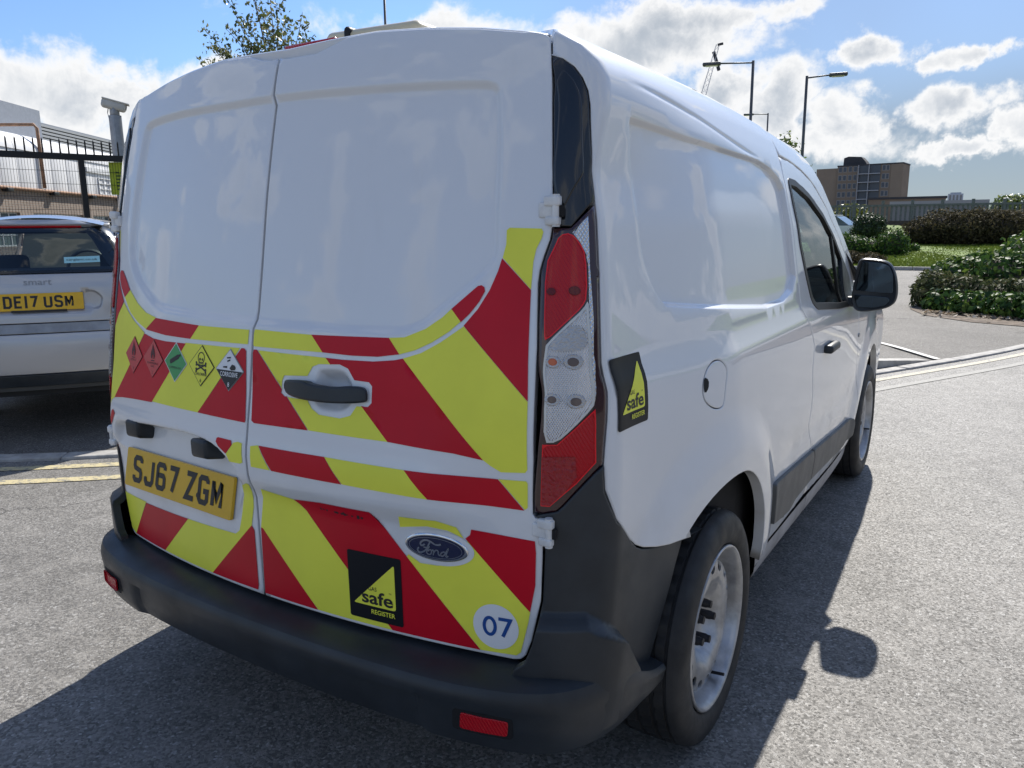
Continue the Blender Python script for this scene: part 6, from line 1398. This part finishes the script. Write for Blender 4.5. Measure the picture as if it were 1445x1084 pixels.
# tower block
M['apt'] = mat('brown_brick_far', (.235, .18, .13), .9, var=.08, vscale=.3); M['apt2'] = mat('brown_brick_end_wall', (.27, .21, .155), .9, var=.06, vscale=.3)
M['apw'] = mat('far_window', (.07, .08, .095), .3); M['apf2'] = mat('far_window_frame', (.30, .29, .28), .7); M['apf'] = mat('far_pale_band', (.40, .40, .41), .7); M['approof'] = mat('dark_roof', (.05, .05, .055), .8)
DA = 240.; ab = thing('tower_block', tuple(map(float, far(-.15, DA)*[1, 1, 0])), 'brown brick tower block with balconies and a dark roof room', 'building')
pa, pb = far(-.171, DA), far(-.103, DA*.985); AM = facade_mt(pa[:2], pb[:2]); LA = float(np.linalg.norm((pb-pa)[:2])); H = CAM[2]+.0690*DA
MB().box((0, 0, 0), (LA, 9, H), AM).mk('wall', M['apt'], ab); MB().box((-.1, -.12, H), (LA+.1, 9.1, H+.35), AM).mk('parapet', M['approof'], ab)
MB().box((LA-2.9, -.10, 0), (LA+.05, 0, H), AM).mk('end_wall', M['apt2'], ab)
MB().box((-5.8, .6, 0), (0, 9, H-.3), AM).mk('end_wall', M['apt2'], ab); MB().box((-13, 3, 0), (-5.8, 11, H-1.8), AM).mk('wing', M['apt'], ab); MB().box((-13, 2.95, H-3.0), (-5.8, 3, H-2.7), AM).mk('pale_band', M['apf'], ab)
m = MB(); m.prism([(.9, 0), (1.0, 2.1), (2.2, 2.5), (5.5, 2.2), (6.5, 1.1), (7.2, 0)], -6, -2, AM @ Matrix.Translation((0, 0, H+.3)) @ RX); m.mk('roof_room', M['approof'], ab)
wn = None
def apwin(u, z, w_, h_, dm='apw'):
    MB().box((u-.12, -.04, z-.12), (u+w_+.12, .02, z+h_+.12), AM).mk('window_frame', M['apf2'], ab); return MB().box((u, -.06, z), (u+w_, .02, z+h_), AM).mk('window', M[dm], ab)
fh = H/8.
for fl in range(2, 8):
    z = fl*fh+.8
    for u in (.4, 1.6, 3.0, 4.3): apwin(u, z, .75, 1.25)
    MB().box((5.6, -.9, fl*fh-.1), (LA-3.6-1.9, -.02, fl*fh+.12), AM).mk('balcony', M['apf'], ab); MB().box((5.6, -.06, fl*fh+.14), (LA-3.6-1.9, -.01, fl*fh+2.3), AM).mk('window', M['apw'], ab)
    for u in (5.5, 8.2): MB().box((u+.02, -.88, fl*fh+.12), (u+.16, -.02, fl*fh+2.35), AM).mk('balcony_post', M['apf'], ab)
    apwin(LA-5.0, z, .7, 1.25); apwin(LA-4.0, z, .6, 1.2, 'apw'); apwin(LA-1.6, z, .55, 1.2, 'apf')
    for u in (-12, -10.4, -8.8, -7.3): MB().box((u, 2.9, fl*fh+.2), (u+.7, 3.0, fl*fh+1.4), AM).mk('window', M['apw'], ab)
# low flat-roofed block, pale hall and distant tower
M['far_grey'] = mat('far_grey_cladding', (.22, .22, .215), .8, var=.08, vscale=.2)
q = far(-.136, 150); q2 = far(-.058, 150); FM = facade_mt(q[:2], q2[:2]); LL = float(np.linalg.norm((q2-q)[:2])); t = thing('low_block', (float(q[0]), float(q[1]), 0), 'long dark flat-roofed block at the foot of the tower block', 'building')
MB().box((0, 0, 0), (LL, 12, CAM[2]+.0312*150), FM).mk('wall', M['apt'], t); MB().box((-.2, -.2, CAM[2]+.0312*150), (LL+.2, 12, CAM[2]+.0335*150), FM).mk('roof', M['approof'], t)
q = far(-.112, 125); q2 = far(-.018, 125); FM = facade_mt(q[:2], q2[:2]); LL = float(np.linalg.norm((q2-q)[:2])); t = thing('pale_hall', (float(q[0]), float(q[1]), 0), 'low pale grey hall roof just above the railing', 'building')
MB().box((0, 0, 0), (LL, 14, CAM[2]+.0245*125), FM).mk('wall', M['far_grey'], t); MB().box((-.2, -.3, CAM[2]+.0245*125), (LL+.2, 14, CAM[2]+.0285*125), FM).mk('roof', mat('pale_roof', (.33, .33, .32), .7), t)
q = far(-.0563, 700); q2 = far(-.0415, 700); FM = facade_mt(q[:2], q2[:2]); LL = float(np.linalg.norm((q2-q)[:2])); t = thing('distant_tower', (float(q[0]), float(q[1]), 0), 'pale distant tower on the skyline', 'building')
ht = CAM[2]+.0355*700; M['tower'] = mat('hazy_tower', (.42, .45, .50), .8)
MB().box((0, 0, 0), (LL, 10, ht), FM).mk('wall', M['tower'], t)
MB().box((1.5, 1, ht), (LL-1.5, 8, ht+1.0), FM).mk('roof_room', M['tower'], t)
for i in range(4): MB().box((1+i*2.4, -.15, 4), (2.2+i*2.4, -.01, ht-1), FM).mk('window', M['far_grey'], t)
# crane jib
c0, c1 = far(-.336, 420, .118), far(-.3114, 420, .2125); ct = thing('tower_crane', (float(c0[0]), float(c0[1]), 0), 'pale lattice crane jib far behind the van roof', 'crane')
M['crane'] = mat('crane_white', (.62, .62, .63), .6)
dv = (c1-c0); Lc = np.linalg.norm(dv); dv /= Lc; sd = np.cross(dv, [0, 0, 1.]); sd /= np.linalg.norm(sd); up_ = np.cross(sd, dv); m = MB(); w_ = 1.5; cs = [sd*w_+up_*w_, -sd*w_+up_*w_, -sd*w_-up_*w_, sd*w_-up_*w_]
for c in cs: m.tube([tuple(c0+c), tuple(c1+c*.5)], .15, 5)
NB = 16
for k in range(NB):
    for i in range(4):
        f0, f1 = k/NB, (k+1)/NB; A_ = c0+dv*Lc*f0+cs[i]*(1-.5*f0); B_ = c0+dv*Lc*f1+cs[(i+1) % 4]*(1-.5*f1); m.tube([tuple(A_), tuple(B_)], .085, 4)
m.mk('jib', M['crane'], ct); m = MB(); m.tube([tuple(c1), tuple(c1+[2.6, 0, .3])], .6, 6); m.tube([tuple(c1+[-2, 0, -3]), tuple(c1+[1, 0, -12])], .9, 5); m.mk('jib_head', M['approof'], ct)
m = MB(); b_ = np.array([c0[0], c0[1], 0]); m.box((c0[0]-1.2, c0[1]-1.2, 0), (c0[0]+1.2, c0[1]+1.2, float(c0[2]))); m.mk('mast', M['crane'], ct)
# buildings behind the photographer, which the paintwork reflects
t = thing('warehouse', (36, 6, 0), 'long grey warehouse out of frame that the van side reflects', 'building')
MB().box((34, -24, 0), (48, 9, 5.2)).mk('wall', M['far_grey'], t); MB().box((33.8, -24.2, 5.2), (48.2, 9.2, 5.6)).mk('roof', M['approof'], t)
for i in range(6): MB().box((33.95, -22+5*i, .5), (34.0, -19+5*i, 3.6)).mk('door', M['grey_clad'], t)
a_ = (30, 17); tree('shade_tree', 'broad tree out of frame that the van side reflects', (a_[0], a_[1], 0), 7, .3, [[30, 17, 5.4, 2.6, 2.6, 2.4], [31.5, 19.5, 4.6, 2.2, 2.2, 1.9], [29.5, 14.8, 4.4, 2., 2., 1.8]], 6000, .3, M['leaf'], 61)
